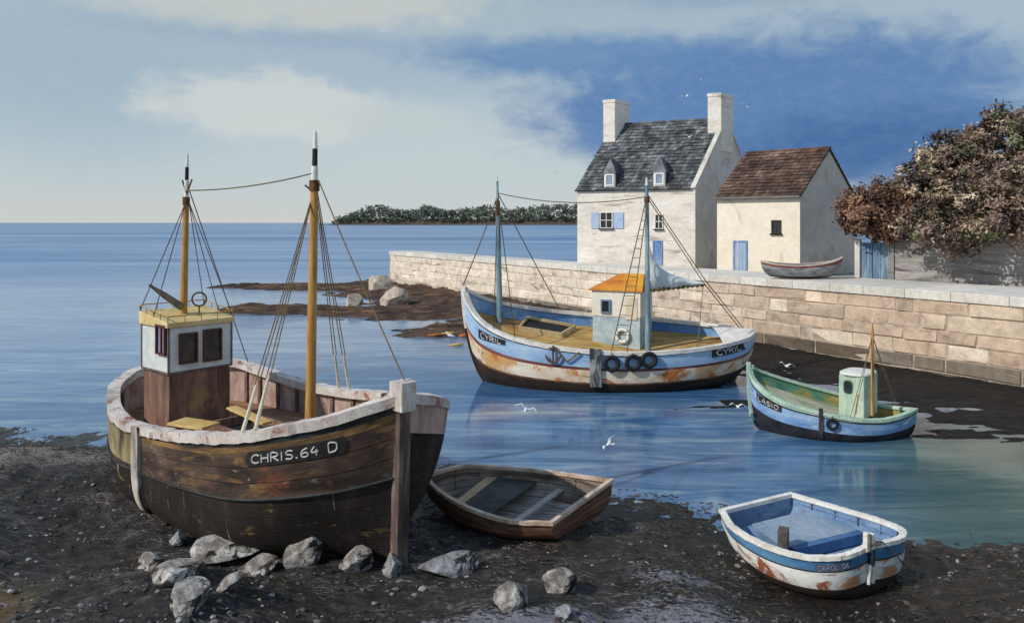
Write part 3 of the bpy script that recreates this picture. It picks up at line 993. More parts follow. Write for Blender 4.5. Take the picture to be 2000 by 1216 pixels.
class House:
    def __init__(s, FL, FR, back, w, ze, zr, z0=3.3):
        s.FL, s.FR = Vector((FL[0], FL[1], 0)), Vector((FR[0], FR[1], 0))
        s.bk = Vector((back[0], back[1], 0)).normalized() * w
        s.BL, s.BR = s.FL + s.bk, s.FR + s.bk
        s.ze, s.zr, s.z0 = ze, zr, z0
        s.ex = (s.FR - s.FL).normalized()
        s.nf = Vector((s.ex.y, -s.ex.x, 0))          # out of the front
        if s.nf.y > 0:
            s.nf = -s.nf
        g = s.bk.normalized()
        s.ng = Vector((g.y, -g.x, 0))
    def Z(s, p, z):
        return Vector((p.x, p.y, z))
    def walls(s, parent, m_front, m_side):
        mb = MB()
        rl, rr_ = s.Z((s.FL + s.BL) / 2, s.zr - .1), s.Z((s.FR + s.BR) / 2, s.zr - .1)
        v = [s.Z(s.FL, s.z0), s.Z(s.FR, s.z0), s.Z(s.BR, s.z0), s.Z(s.BL, s.z0), s.Z(s.FL, s.ze), s.Z(s.FR, s.ze), s.Z(s.BR, s.ze), s.Z(s.BL, s.ze), rl, rr_]
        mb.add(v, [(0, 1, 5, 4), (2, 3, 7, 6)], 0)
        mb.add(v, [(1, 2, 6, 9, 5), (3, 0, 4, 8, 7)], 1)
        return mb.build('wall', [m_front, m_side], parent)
    def front(s, px, py):
        return ray_plane(px, py, s.FL, s.nf)

def chimney(parent, base, ex, ey, w, d, z0, z1, m):
    mb = MB()
    up = Vector((0, 0, 1))
    b = Vector((base.x, base.y, 0))
    ex, ey = Vector(ex).normalized(), Vector(ey).normalized()
    mb.box(b + up * (z0 + z1 - .3) / 2, ex * w / 2, ey * d / 2, up * (z1 - .3 - z0) / 2)
    mb.box(b + up * (z1 - .15), ex * (w / 2 + .04), ey * (d / 2 + .04), up * .15)
    c_ = mb.build('chimney', m, parent, bevel=.04)
    return c_

def build_house_one():
    h = House((5.36, 63.0), (14.08, 59.0), (.645, .764), 11.2, 9.9, 15.75)
    t = thing('cottage', 'tall whitewashed house with grey slate roof, two chimneys and dormers beside the quay', 'house', h.Z((h.FL + h.FR) / 2, 3.5))
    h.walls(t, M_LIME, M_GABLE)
    mb = MB()
    up = Vector((0, 0, 1))
    ov = h.nf * .22
    for (a, b, c_, d, sd) in (
        (h.Z(h.FL, h.ze) - h.ex * .15 + ov - up * .12, h.Z(h.FR, h.ze) - h.ex * .32 + ov - up * .12, h.Z((h.FR + h.BR) / 2, h.zr) - h.ex * .32, h.Z((h.FL + h.BL) / 2, h.zr) - h.ex * .15, 3),
        (h.Z(h.BR, h.ze) - h.ex * .3, h.Z(h.BL, h.ze) - h.ex * .1, h.Z((h.FL + h.BL) / 2, h.zr) - h.ex * .1, h.Z((h.FR + h.BR) / 2, h.zr) - h.ex * .3, 5)):
        tiles(mb, a, b, c_, d, 20, 26, .05, sd, 0, .5)
    mb.tube([h.Z((h.FL + h.BL) / 2, h.zr + .02) - h.ex * .1, h.Z((h.FR + h.BR) / 2, h.zr + .02) - h.ex * .3], .13, 8, tint=(.9, .9, .95, 1))
    roof = mb.build('roof', M_SLATE, t)
    # parapet on the right gable
    pp = MB()
    fr, br, ap = h.Z(h.FR, h.ze), h.Z(h.BR, h.ze), h.Z((h.FR + h.BR) / 2, h.zr)
    for a, b in ((fr, ap), (br, ap)):
        dr = (b - a).normalized()
        n = dr.cross(h.ex).normalized()
        if n.z < 0:
            n = -n
        a2 = a - dr * .15
        pp.prism([a2 - h.ex * .32, a2 + h.ex * .05, b + h.ex * .05, b - h.ex * .32], n * .16)
    pp.build('gable_coping', M_GABLE, t)
    g = h.bk.normalized()
    chimney(t, (h.FL + h.BL) / 2 + h.ex * .45 - g * .5, h.ex, g, 1.05, 2.3, 13.0, 17.75, M_LIME)
    chimney(t, (h.FR + h.BR) / 2 - h.ex * .45 - g * .1, h.ex, g, 1.1, 2.3, 13.0, 17.75, M_LIME)
    # windows, shutters, door
    def at(px, py, off=0.0):
        return h.front(px, py) + h.nf * off
    def sz(px0, px1, py0, py1):
        a, b = h.front(px0, py1), h.front(px1, py1)
        return (a + b) / 2, (b - a).length, h.front(px0, py0).z - a.z
    p, w, hh = sz(1172, 1197, 414, 446)
    opening(t, 'window', 'pane', p + h.nf * .01, h.ex, h.nf, w, hh, M_WHITE, M_PANE, .07, (1, 1), True)
    for a, b in ((1155, 1170), (1199, 1218)):
        ps, ws, hs = sz(a, b, 415, 446)
        sh = MB().box(ps + Vector((0, 0, hs / 2)) + h.nf * .05, h.ex * ws / 2, h.nf * .03, Vector((0, 0, hs / 2)))
        sh.build('shutter', M_SHUT, t, bevel=.01)
    p, w, hh = sz(1279, 1295, 418, 447)
    opening(t, 'window', 'pane', p + h.nf * .01, h.ex, h.nf, w, hh, M_WHITE, M_PANE, .06, (1, 1), True)
    p, w, hh = sz(1276, 1293, 468, 520)
    p.z, hh = 3.6, 2.2
    opening(t, 'door', 'door_leaf', p + h.nf * .01, h.ex, h.nf, w * 1.1, hh, M_BLUEDOOR, M_BLUEDOOR, .08)
    # dormers standing on the front slope
    sl_n = (h.bk * .5 + Vector((0, 0, h.zr - h.ze)))
    for px in (1191, 1288):
        p = h.front(px, 362)
        w, hh = .92, 1.12
        fr_ = p + h.nf * .06
        base = Vector((fr_.x, fr_.y, h.ze + .16))
        d = MB()
        depth = 2.4
        bk = -h.nf * depth
        L0, R0 = base - h.ex * w / 2, base + h.ex * w / 2
        v = [L0, R0, R0 + up * hh, L0 + up * hh]
        d.prism(v, bk)
        do = d.build('dormer', M_WHITE, t)
        r = MB()
        apx = base + up * (hh + 1.25)
        e = .1
        A, B = L0 + up * (hh - .02) - h.ex * e + h.nf * .08, R0 + up * (hh - .02) + h.ex * e + h.nf * .08
        apb = base + up * (hh + 1.15) + bk * .75
        Ab, Bb = A + bk * 1.0, B + bk * 1.0
        r.add([A, B, apx + bk * .12, Ab, Bb, apb], [(0, 1, 2), (1, 4, 5, 2), (3, 0, 2, 5), (0, 3, 4, 1)], 0, (1.15, 1.15, 1.2, 1))
        r.build('dormer_roof', M_SLATE, do)
        opening(do, 'window', 'pane', L0 + h.ex * w / 2 + up * .1 + h.nf * .01, h.ex, h.nf, w * .8, hh * .86, M_WHITE, M_PALEPANE, .12)
        pc = MB()
        for sx in (-1, 1):
            pc.box(base + h.ex * sx * (w / 2 + .045) + up * hh / 2 - h.nf * depth / 2, h.ex * .04, h.nf * (depth / 2 - .06), up * (hh / 2 - .04), 0, (.35, .35, .38, 1))
        pc.build('dormer_cheek', M_SLATE, do)
build_house_one()

def build_house_two():
    h = House((14.95, 56.0), (19.5, 52.0), (.75, .66), 8.1, 9.15, 12.5)
    t = thing('cottage', 'low cream house with brown tiled roof and small blue door beside the taller house', 'house', h.Z((h.FL + h.FR) / 2, 3.5))
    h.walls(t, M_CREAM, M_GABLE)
    up = Vector((0, 0, 1))
    mb = MB()
    ov = h.nf * .2 - up * .16
    tiles(mb, h.Z(h.FL, h.ze) - h.ex * .15 + ov, h.Z(h.FR, h.ze) + h.ex * .12 + ov, h.Z((h.FR + h.BR) / 2, h.zr) + h.ex * .12, h.Z((h.FL + h.BL) / 2, h.zr) - h.ex * .15, 14, 16, .05, 8)
    tiles(mb, h.Z(h.BR, h.ze) + h.ex * .12, h.Z(h.BL, h.ze) - h.ex * .1, h.Z((h.FL + h.BL) / 2, h.zr) - h.ex * .1, h.Z((h.FR + h.BR) / 2, h.zr) + h.ex * .12, 14, 16, .05, 9)
    mb.tube([h.Z((h.FL + h.BL) / 2, h.zr + .03) - h.ex * .1, h.Z((h.FR + h.BR) / 2, h.zr + .03) + h.ex * .15], .12, 8, tint=(.8, .8, .8, 1))
    mb.build('roof', M_TILE, t)
    gt = MB()
    a, b = h.Z(h.FL, h.ze - .2) - h.ex * .1 + h.nf * .3, h.Z(h.FR, h.ze - .2) + h.ex * .1 + h.nf * .3
    gt.tube([a, b], .1, 8)
    gt.build('gutter', two('gutter_grey', (.12, .12, .12, 1), (.2, .19, .18, 1), scale=3), t, smooth=True)
    def sz(px0, px1, py0, py1):
        a, b = h.front(px0, py1), h.front(px1, py1)
        return (a + b) / 2, (b - a).length, h.front(px0, py0).z - a.z
    p, w, hh = sz(1507, 1526, 430, 456)
    opening(t, 'window', 'pane', p + h.nf * .01, h.ex, h.nf, w, hh, M_DARKWOOD, M_PANE, .08, (1, 0), True)
    p, w, hh = sz(1432, 1460, 470, 529)
    hh += p.z - 3.55
    p.z = 3.55
    opening(t, 'door', 'door_leaf', p + h.nf * .01, h.ex, h.nf, w, hh, MATS['blue_door_paint'], mat('worn_blue_door', [(0.35, (0.26, 0.36, 0.56, 1)), (0.65, (0.42, 0.50, 0.62, 1))], scale=1.2, stretch=(3, 3, .5), rough=.65, bump=.3, seams=(0, 5.0, .08, .5)), .11)
build_house_two()

# ------------------------------------------------------------------ garden wall, gate and trees at the right
M_GREYWALL = mat('grey_rubble', [(0.28, (0.10, 0.105, 0.11, 1)), (0.45, (0.22, 0.215, 0.21, 1)), (0.6, (0.33, 0.31, 0.30, 1)), (0.75, (0.46, 0.43, 0.40, 1))], scale=0.9, stretch=(.35, .35, 1.8), rough=.9, bump=.8, bscale=6, bdist=.06,
                 rust=[((0.09, 0.085, 0.085, 1), .5, .6, .72, (.4, .4, 2.0))], attr=True)
def gw(s, d, z):
    return q(s, d, z)
def build_garden():
    # stretch from the gate to beyond the frame
    up = Vector((0, 0, 1))
    gl, gr = P(1676, 541, 45.6), P(1742, 545, 44.4)
    gl.z = gr.z = 3.5
    dr = (gr - gl).normalized()
    nf = Vector((dr.y, -dr.x, 0))
    if nf.y > 0:
        nf = -nf
    gt = thing('garden_gate', 'tall blue plank gate between two stone posts right of the cream house', 'gate', (gl + gr) / 2)
    for p, w, nm in ((gl, .3, M_GABLE), (gr, .34, M_GREYWALL)):
        mb = MB().box(p + up * 1.38, dr * w / 2, nf * .2, up * 1.38, 0, (1, 1, 1, 1))
        mb.build('gate_post', nm, gt, bevel=.03)
    wid = (gr - gl).length - .32
    mid = (gl + gr) / 2
    mblue = mat('gate_blue', [(0.35, (0.075, 0.15, 0.25, 1)), (0.5, (0.14, 0.23, 0.35, 1)), (0.65, (0.30, 0.38, 0.47, 1))], scale=.8, stretch=(3, 3, .35), rough=.7, bump=.3)
    for sx, k in ((-1, .42), (1, .58)):
        c0 = mid + dr * ((-wid / 2 + wid * .42 / 2) if sx < 0 else (wid / 2 - wid * .58 / 2))
        g = MB()
        ww = wid * k - .03
        n = 4 if sx < 0 else 6
        for i in range(n):
            x = -ww / 2 + ww * (i + .5) / n
            g.box(c0 + dr * x + up * 1.28 + nf * random.uniform(-.006, .006), dr * (ww / n / 2 - .006), nf * .03, up * 1.25)
        for z in (.5, 2.1):
            g.box(c0 + up * z - nf * .05, dr * ww / 2, nf * .02, up * .07)
        g.build('gate_leaf', mblue, gt)
    gw_ = thing('garden_wall', 'weathered grey stone garden wall under the large brown tree', 'wall', gr + dr * 5)
    a = gr + dr * .2
    b = a + (P(2000, 552, 40.6) - a) * 1.0
    b.z = 3.5
    b = a + (b - a) * 2.2
    dr2 = (b - a).normalized()
    nf2 = Vector((dr2.y, -dr2.x, 0))
    if nf2.y > 0:
        nf2 = -nf2
    L = (b - a).length
    mb = MB()
    mb.box((a + b) / 2 + up * 1.25, dr2 * L / 2, nf2 * .2, up * 1.25, 0, (.6, .6, .6, 1))
    rr = random.Random(12)
    z = 0
    while z < 2.55:
        hgt = rr.uniform(.3, .6)
        x = 0
        while x < L:
            w = rr.uniform(.8, 2.4)
            k = rr.uniform(1.15, 1.55)
            e = min(x + w, L)
            p0 = a + dr2 * (x + .006) + nf2 * .2 + up * (z + .006)
            pts = [p0, p0 + dr2 * (e - x - .012), p0 + dr2 * (e - x - .012) + up * (hgt - .012), p0 + up * (hgt - .012)]
            mb.prism(pts, nf2 * rr.uniform(.02, .04), 0, (k, k * rr.uniform(.96, 1.02), k * rr.uniform(.94, 1.04), 1))
            x = e
        z += hgt
    for i in range(int(L / .7)):
        mb.box(a + dr2 * (i * .7 + .35) + up * (2.68 + rr.uniform(0, .06)), dr2 * .335, nf2 * .3, up * .12, 0, (1.1, 1.05, 1, 1))
    mb.build('stonework', M_GREYWALL, gw_)
build_garden()

M_LEAF = mat('leaf', [(0.3, (.75, .75, .75, 1)), (0.7, (1.2, 1.2, 1.2, 1))], scale=.8, rough=.7, bump=0, attr=True, fine=.2, spec=.15)
M_BARK = two('bark', (0.05, 0.04, 0.032, 1), (0.11, 0.085, 0.07, 1), scale=3, stretch=(1, 1, .3), rough=.9, bump=.8, bscale=8)

def crown_leaves(mb, lobes, n, size, palette, seed, hollow=.55):
    rr = random.Random(seed)
    vol = [l[3] * l[4] * l[5] for l in lobes]
    clumps = []
    for _ in range(max(14, n // 55)):
        l = rr.choices(lobes, [v ** .75 for v in vol])[0]
        while True:
            d = Vector((rr.gauss(0, 1), rr.gauss(0, 1), rr.gauss(0, 1)))
            if d.length > .1:
                break
        d.normalize()
        rad = rr.uniform(hollow, 1.0) ** .8
        c_ = Vector((l[0] + d.x * l[3] * rad, l[1] + d.y * l[4] * rad, l[2] + d.z * l[5] * rad))
        clumps.append((c_, rr.choice(palette), rr.uniform(.7, 1.3), d))
    per = n // len(clumps)
    for c_, colr, k, dd in clumps:
        cs = size * rr.uniform(2.2, 3.6)
        for _ in range(per):
            o = Vector((max(-1, min(1, rr.gauss(0, .5))), max(-1, min(1, rr.gauss(0, .5))), max(-.85, min(.85, rr.gauss(0, .42))))) * cs
            p = c_ + o
            nrm = Vector((rr.gauss(0, 1), rr.gauss(0, 1), rr.gauss(0, 1))) + dd * 1.3 + Vector((0, 0, .4))
            nrm.normalize()
            u = nrm.orthogonal().normalized()
            a = rr.uniform(0, 6.283)
            w = nrm.cross(u)
            u, w = u * math.cos(a) + w * math.sin(a), w * math.cos(a) - u * math.sin(a)
            s = size * rr.uniform(.5, 1.15)
            j = k * rr.uniform(.75, 1.25)
            mb.add([p - u * s, p - w * s * .45 + nrm * s * .12, p + u * s, p + w * s * .45 + nrm * s * .12], [(0, 1, 2, 3)], 0, (colr[0] * j * 1.35, colr[1] * j * 1.33, colr[2] * j * 1.35, 1))

def build_tree(name, label, foot, lobes, n, size, palette, seed, tr):
    t = thing(name, label, 'tree', foot)
    mb = MB()
    crown_leaves(mb, lobes, n, size, palette, seed)
    mb.build('crown', M_LEAF, t)
    tk = MB()
    rr = random.Random(seed)
    cz = np.mean([l[2] for l in lobes])
    fork = Vector((foot[0] + rr.uniform(-.2, .2), foot[1], foot[2] + (cz - foot[2]) * .45))
    tk.tube(smoothpath([foot, (Vector(foot) + fork) / 2 + Vector((.12, .05, 0)), fork], 8), [tr * (1.35 - .55 * k / 7) for k in range(8)], 9)
    for l in lobes:
        for _ in range(2):
            e = Vector((l[0] + rr.uniform(-.5, .5) * l[3], l[1] + rr.uniform(-.5, .5) * l[4], l[2] + rr.uniform(-.1, .6) * l[5]))
            md = fork.lerp(e, .5) + Vector((rr.uniform(-.3, .3), rr.uniform(-.3, .3), rr.uniform(.1, .4)))
            tk.tube(smoothpath([fork - Vector((0, 0, .1)), md, e], 8), [tr * .7 * (1 - .85 * k / 7) for k in range(8)], 6)
    tk.build('trunk', M_BARK, t, smooth=True)

def lobe(px, py, d, rx, ry, rd=None):
    c_ = P(px, py, d)
    k = d / F
    return (c_.x, c_.y, c_.z, rx * k, (rd or rx) * k, ry * k)
PAL_RUST = [(.22, .135, .095), (.18, .11, .08), (.15, .08, .052), (.21, .12, .08), (.07, .045, .032), (.10, .06, .042), (.05, .038, .03), (.28, .17, .11)]
PAL_BROWN = [(.20, .14, .115), (.17, .125, .10), (.22, .16, .13), (.26, .20, .14), (.36, .31, .23), (.24, .17, .125), (.11, .115, .065), (.085, .062, .050), (.12, .088, .066), (.05, .040, .034), (.065, .05, .042), (.15, .105, .075), (.30, .235, .165), (.085, .085, .05), (.21, .155, .125), (.045, .036, .032), (.34, .29, .22), (.07, .05, .042)]
build_tree('broadleaf_tree', 'small rust brown tree overhanging the blue gate beside the cream house', tuple(P(1705, 541, 47.2).xy) + (3.5,),
           [lobe(1693, 412, 44.6, 54, 48), lobe(1740, 410, 44.2, 50, 60)], 13000, .15, PAL_RUST, 3, .16)
build_tree('broadleaf_tree', 'large dark brown tree with pale clumps behind the garden wall', tuple(P(1905, 541, 46.0).xy) + (3.5,),
           [lobe(1798, 395, 44.2, 62, 80), lobe(1870, 345, 44.6, 82, 92), lobe(1955, 296, 45.2, 82, 90), lobe(1905, 415, 41.2, 92, 64), lobe(1990, 385, 41.0, 80, 76), lobe(1866, 466, 40.9, 46, 34), lobe(1805, 440, 42.0, 52, 40), lobe(1955, 445, 39.6, 66, 34), lobe(2060, 300, 45.4, 90, 100), lobe(2070, 410, 43.4, 70, 56)],
           52000, .165, PAL_BROWN, 5, .3)

# ------------------------------------------------------------------ wooded shore on the horizon
def build_far_shore():
    D = 2500.0
    k = D / F
    base = MB()
    rr = random.Random(2)
    prof_px = [640, 665, 700, 735, 760, 800, 830, 870, 905, 950, 1000, 1060, 1128, 1200, 1300]
    prof_py = [432, 420, 410, 395, 404, 409, 395, 408, 404, 398, 405, 397, 394, 392, 394]
    rows = [[], [], []]
    for px in np.linspace(632, 1320, 140):
        h = np.interp(px, prof_px, prof_py)
        z = max(1.0, (432 - h) * k * .38) * rr.uniform(.85, 1.1)
        rows[0].append(((px - 1000) * k, D - 60, -.5))
        rows[1].append(((px - 1000) * k, D - 20 + rr.uniform(-9, 9), z * .6 + 1))
        rows[2].append(((px - 1000) * k, D + 130, z))
    base.grid(rows)
    struct(base.build('far_land', two('far_soil', (0.055, 0.05, 0.045, 1), (0.13, 0.10, 0.075, 1), scale=.02, rough=1)))
    mb = MB()
    pal = [(.125, .165, .125), (.14, .175, .13), (.12, .15, .12), (.15, .17, .13), (.15, .145, .12)]  # greens lightened and evened out to paint in distance haze
    for _ in range(1300):
        px = rr.uniform(655, 1320)
        h = np.interp(px, prof_px, prof_py)
        top = (435.5 - h) * k
        y = D + rr.uniform(-45, 110)
        hh = top * rr.uniform(.25, .98)
        w = rr.choice((rr.uniform(3, 7), rr.uniform(6, 11), rr.uniform(10, 18)))
        c_ = rr.choice(pal)
        for _ in range(16):
            o = Vector((rr.gauss(0, .55) * w, rr.gauss(0, .55) * w, rr.gauss(0, .4) * w))
            p = Vector(((px - 1000) * k, y, max(4, hh))) + o
            if p.z > top * 1.02 + rr.uniform(0, 5):
                continue
            s = rr.uniform(2.2, 5.5)
            n = Vector((rr.gauss(0, 1), rr.gauss(0, 1) - .6, rr.gauss(0, 1) + .4)).normalized()
            u = n.orthogonal().normalized()
            a = rr.uniform(0, 6.28)
            v = n.cross(u)
            u, v = u * math.cos(a) + v * math.sin(a), v * math.cos(a) - u * math.sin(a)
            j = rr.uniform(.85, 1.15)
            mb.add([p - u * s, p - v * s * .6, p + u * s, p + v * s * .6], [(0, 1, 2, 3)], 0, (c_[0] * j, c_[1] * j, c_[2] * j, 1))
    o = mb.build('far_woodland', M_LEAF)
    o['kind'] = 'stuff'
    o['label'] = 'low dark green wood along the far shore at the horizon'
build_far_shore()

# ------------------------------------------------------------------ boats
UPV = Vector((0, 0, 1))
def rows_mis(bands):
    """bands from the gunwale down: (lower edge, material, strips) -> heights from the top and the material of each strip"""
    rows, mis, top = [1.0], [], 1.0
    for lo, m, n in bands:
        for k in range(1, n + 1):
            rows.append(top + (lo - top) * k / n)
            mis.append(m)
        top = lo
    return rows, mis

M_TRIM = mat('weathered_white_trim', [(0.3, (0.40, 0.34, 0.32, 1)), (0.5, (0.60, 0.55, 0.52, 1)), (0.7, (0.72, 0.69, 0.67, 1))], scale=2.2, rough=.65, bump=.5, bscale=14,
              rust=[((0.30, 0.12, 0.075, 1), 1.5, 0.60, 0.69, (1, 1, 1)), ((0.34, 0.31, 0.31, 1), 1.1, .58, .72, (1, 1, 1))])
M_CLEANTRIM = mat('white_trim', [(0.3, (0.62, 0.57, 0.52, 1)), (0.6, (0.80, 0.77, 0.73, 1))], scale=1.6, rough=.6, bump=.3, bscale=14,
                  rust=[((0.34, 0.20, 0.13, 1), 1.4, 0.68, 0.76, (1, 1, 1))])
M_ROPE = two('tarred_rope', (0.10, 0.075, 0.045, 1), (0.22, 0.16, 0.085, 1), scale=8, rough=.9)
M_DARKROPE = two('dark_rope', (0.05, 0.045, 0.035, 1), (0.11, 0.09, 0.06, 1), scale=8, rough=.9)
M_MAST = mat('varnished_mast', [(0.35, (0.33, 0.175, 0.045, 1)), (0.5, (0.45, 0.25, 0.075, 1)), (0.7, (0.55, 0.34, 0.13, 1))], scale=2.5, stretch=(4, 4, .5), rough=.5, bump=.25, bscale=12)
M_BLACK = two('black_paint_and_shade', (0.012, 0.012, 0.013, 1), (0.03, 0.03, 0.032, 1), scale=3, rough=.5)
M_CREAMTIP = two('cream_tip', (0.66, 0.66, 0.62, 1), (0.78, 0.78, 0.76, 1), scale=4, rough=.5)
M_BOARD = two('board_black', (0.020, 0.018, 0.018, 1), (0.038, 0.034, 0.034, 1), scale=3, rough=.55)
M_LETTER = two('letter_white', (0.42, 0.43, 0.44, 1), (0.68, 0.68, 0.68, 1), scale=9, rough=.6)
M_FASTIRON = two('rusty_iron', (0.06, 0.03, 0.018, 1), (0.16, 0.08, 0.04, 1), scale=6, rough=.8)
M_TYRE = two('tyre_rubber', (0.010, 0.010, 0.011, 1), (0.026, 0.025, 0.026, 1), scale=5, rough=.75, bump=.3)

def mast(parent, base, top, r, m, bands, name='mast'):
    """tapered pole; bands: (share of length, material) painted rings at the head, as sub-parts"""
    base, top = Vector(base), Vector(top)
    cut = 1 - sum(b[0] for b in bands)
    pole = MB().tube([base.lerp(top, t * cut) for t in np.linspace(0, 1, 8)], [r * (1 - .28 * t) for t in np.linspace(0, 1, 8)], 14)
    o = pole.build(name, m, parent, smooth=True)
    t0 = cut
    rr = r * .70
    for share, bm, nm, k0, k1 in bands:
        MB().tube([base.lerp(top, t0), base.lerp(top, t0 + share * .97)], [r * k0, r * k1], 12).build(nm, bm, o, smooth=True)
        t0 += share
    return o

def cabin_box(c, r, wr, l, wl, z0, z1, mb=None, mi=0):
    """upright box with its near corner at c, sides wr along r and wl along l"""
    mb = mb or MB()
    p = Vector((c[0], c[1], 0))
    r, l = Vector((*r, 0)), Vector((*l, 0))
    mb.prism([p + UPV * z0, p + r * wr + UPV * z0, p + r * wr + l * wl + UPV * z0, p + l * wl + UPV * z0], UPV * (z1 - z0), mi)
    return mb

# ---- the big brown trawler aground on the left
def build_brown_trawler():
    near = [G(-10.6, 21.2, 727), G(-10.45, 20.0, 757), G(-9.95, 19.0, 796), G(-9.35, 18.35, 821), G(-8.8, 18.0, 835), G(-7.1, 16.5, 849), G(-5.5, 15.3, 850), G(-3.99, 14.85, 828), G(-2.99, 14.8, 802), G(-2.1, 15.0, 770)]
    far = [G(-10.6, 21.2, 727), G(-10.3, 22.0, 714), G(-9.3, 22.6, 706), G(-8.07, 22.5, 703), G(-6.9, 21.8, 722), G(-5.5, 20.8, 747), G(-4.1, 19.8, 762), G(-2.9, 18.8, 768), G(-2.0, 17.85, 772), G(-1.42, 16.85, 786), G(-1.5, 15.9, 779), G(-2.1, 15.0, 770)]
    keel = [(-9.7, 20.4, .45), (-7.5, 19.2, .18), (-5, 17.3, .12), (-3.2, 15.9, .15), (-2.2, 15.2, .28)]
    h = Hull(near, far, keel, e=(.50, .36, 1.9))
    t = thing('fishing_boat', 'large brown and black trawler with white rail and yellow wheelhouse roof, aground on the beach', 'fishing boat', (-6.0, 18.0, .5), None)
    strake = mat('hull_brown_strakes', [(0.30, (0.020, 0.016, 0.015, 1)), (0.45, (0.055, 0.038, 0.031, 1)), (0.57, (0.105, 0.069, 0.050, 1)), (0.70, (0.21, 0.15, 0.11, 1))], scale=1.1, stretch=(.7, 5, 1), coord='UV', rough=.72, bump=.5, bscale=9,
                 seams=(1, 9.0, .06, .6),
                 rust=[((0.22, 0.075, 0.045, 1), .8, .60, .74, (.8, 4, 1)), ((0.25, 0.145, 0.055, 1), 1.1, .57, .70, (.6, 6, 1)), ((0.30, 0.26, 0.21, 1), 2.2, .67, .73, (1.6, 9, 1)), ((.09, .11, .13, 1), 0.7, .64, .74, (.9, 4, 1))])
    black = mat('hull_black_bottom', [(0.3, (0.012, 0.010, 0.010, 1)), (0.55, (0.026, 0.020, 0.018, 1)), (0.75, (0.055, 0.040, 0.034, 1))], scale=1.1, stretch=(1.2, 2.2, 1), coord='UV', rough=.78, bump=.5, bscale=10,
                seams=(1, 14.0, .07, .5),
                rust=[((0.17, 0.125, 0.04, 1), 1.7, .655, .71, (.9, 6, 1)), ((0.36, 0.34, 0.32, 1), 2.6, .69, .73, (5.0, .9, 1))])
    dark = two('hull_dark_line', (0.016, 0.017, 0.019, 1), (0.04, 0.042, 0.046, 1), scale=3, rough=.6)
    ochre = mat('hull_ochre_line', [(0.38, (0.035, 0.026, 0.02, 1)), (0.5, (0.15, 0.09, 0.04, 1)), (0.62, (0.30, 0.18, 0.07, 1))], scale=1.1, stretch=(.6, 8, 1), coord='UV', rough=.7, bump=.4)
    pink = mat('bulwark_paint', [(0.32, (0.26, 0.165, 0.14, 1)), (0.5, (0.44, 0.31, 0.275, 1)), (0.68, (0.56, 0.44, 0.40, 1))], scale=1.6, stretch=(1.5, 1.5, .8), rough=.75, bump=.4, bscale=9,
               rust=[((.07, .055, .05, 1), 1.2, .66, .76, (1, 1, .5)), ((.36, .15, .11, 1), 1.0, .66, .78, (1, 1, 1))])
    rows, mis = rows_mis([(.93, 2, 2), (.885, 1, 2), (.865, 3, 1), (.55, 0, 8), (0.0, 1, 12)])
    rows, mis = rows_mis([(.915, 2, 2), (.87, 3, 2), (.55, 0, 8), (0.0, 1, 12)])
    _, fm = rows_mis([(.915, 4, 2), (.87, 4, 2), (.55, 1, 8), (0.0, 1, 12)])
    for k in range(4, 6):
        fm[k] = 4
    h.shell(rows, mis, far_mis=fm).build('hull', [strake, black, dark, ochre, pink], t, smooth=True)
    h.rail(.05, .26, .05, .15, wob=.03).build('rail', M_TRIM, t)
    zd = lambda side, i: 2.02 + .35 * (i / (h.n - 1)) ** 3
    vf = lambda side, i: (zd(side, i) - h.k[i][2]) / (h.g[side][i][2] - h.k[i][2])
    bw = h.inner(0, vf, inset=.10)
    b2 = h.inner(1, vf, inset=.10)
    bw.add(b2.v, b2.f)
    bo = bw.build('bulwark', pink, t, smooth=True)
    rib_m = two('bulwark_timber', (.08, .05, .045, 1), (.26, .17, .15, 1), scale=2, rough=.8, bump=.4)
    for side in (0, 1):
        for a in np.arange(.06, .95, .052):
            i = int(a * (h.n - 1))
            p0, p1 = Vector(h.inner_pt(side, i, v=vf(side, i), inset=.12)), Vector(h.inner_pt(side, i, v=.97, inset=.12))
            n = Vector((*h.nrm[side][i], 0)).normalized()
            tv = UPV.cross(n)
            MB().box((p0 + p1) / 2, tv * .05, n * .04, (p1 - p0) / 2).build('timber', rib_m, bo)
    deck = mat('trawler_deck', [(0.3, (0.16, 0.085, 0.05, 1)), (0.5, (0.30, 0.165, 0.095, 1)), (0.7, (0.44, 0.29, 0.16, 1))], scale=1.0, stretch=(.6, 5, 1), coord='UV', rough=.8, bump=.4, seams=(1, 6.5, .06, .7),
               rust=[((.22, .10, .075, 1), .6, .55, .7, (.6, 1.5, 1))])
    h.deck(vf, camber=.05).build('deck', deck, t)
    # stem, quarter posts
    stem_m = mat('stem_timber', [(0.3, (0.035, 0.026, 0.023, 1)), (0.5, (0.11, 0.08, 0.068, 1)), (0.7, (0.30, 0.24, 0.215, 1))], scale=1.5, stretch=(3, 3, .4), rough=.8, bump=.5, bscale=8,
                 rust=[((.30, .085, .045, 1), 1.0, .6, .72, (1.5, 1.5, .5))])
    top, foot = Vector(h.g[0][-1]), Vector(h.k[-1])
    fwd = Vector((.62, -.78, 0)).normalized()
    sd = Vector((.78, .62, 0)).normalized()
    prof = [Vector(h.sec(0, h.n - 1, v)) for v in np.linspace(0, 1, 12)]
    def post(pts, w, m, name, d0=-.14, d1=.10):
        mb = MB()
        rings = [[p + fwd * d0 - sd * w, p + fwd * d1 - sd * w * .75, p + fwd * d1 + sd * w * .75, p + fwd * d0 + sd * w, p + fwd * d0 - sd * w] for p in pts]
        mb.grid(rings)
        mb.add(rings[0][:4], [(0, 1, 2, 3)])
        mb.add(rings[-1][:4], [(3, 2, 1, 0)])
        return mb.build(name, m, t, bevel=.015)
    post(prof[:-2] + [prof[-2]], .17, stem_m, 'stem', -.14, .05)
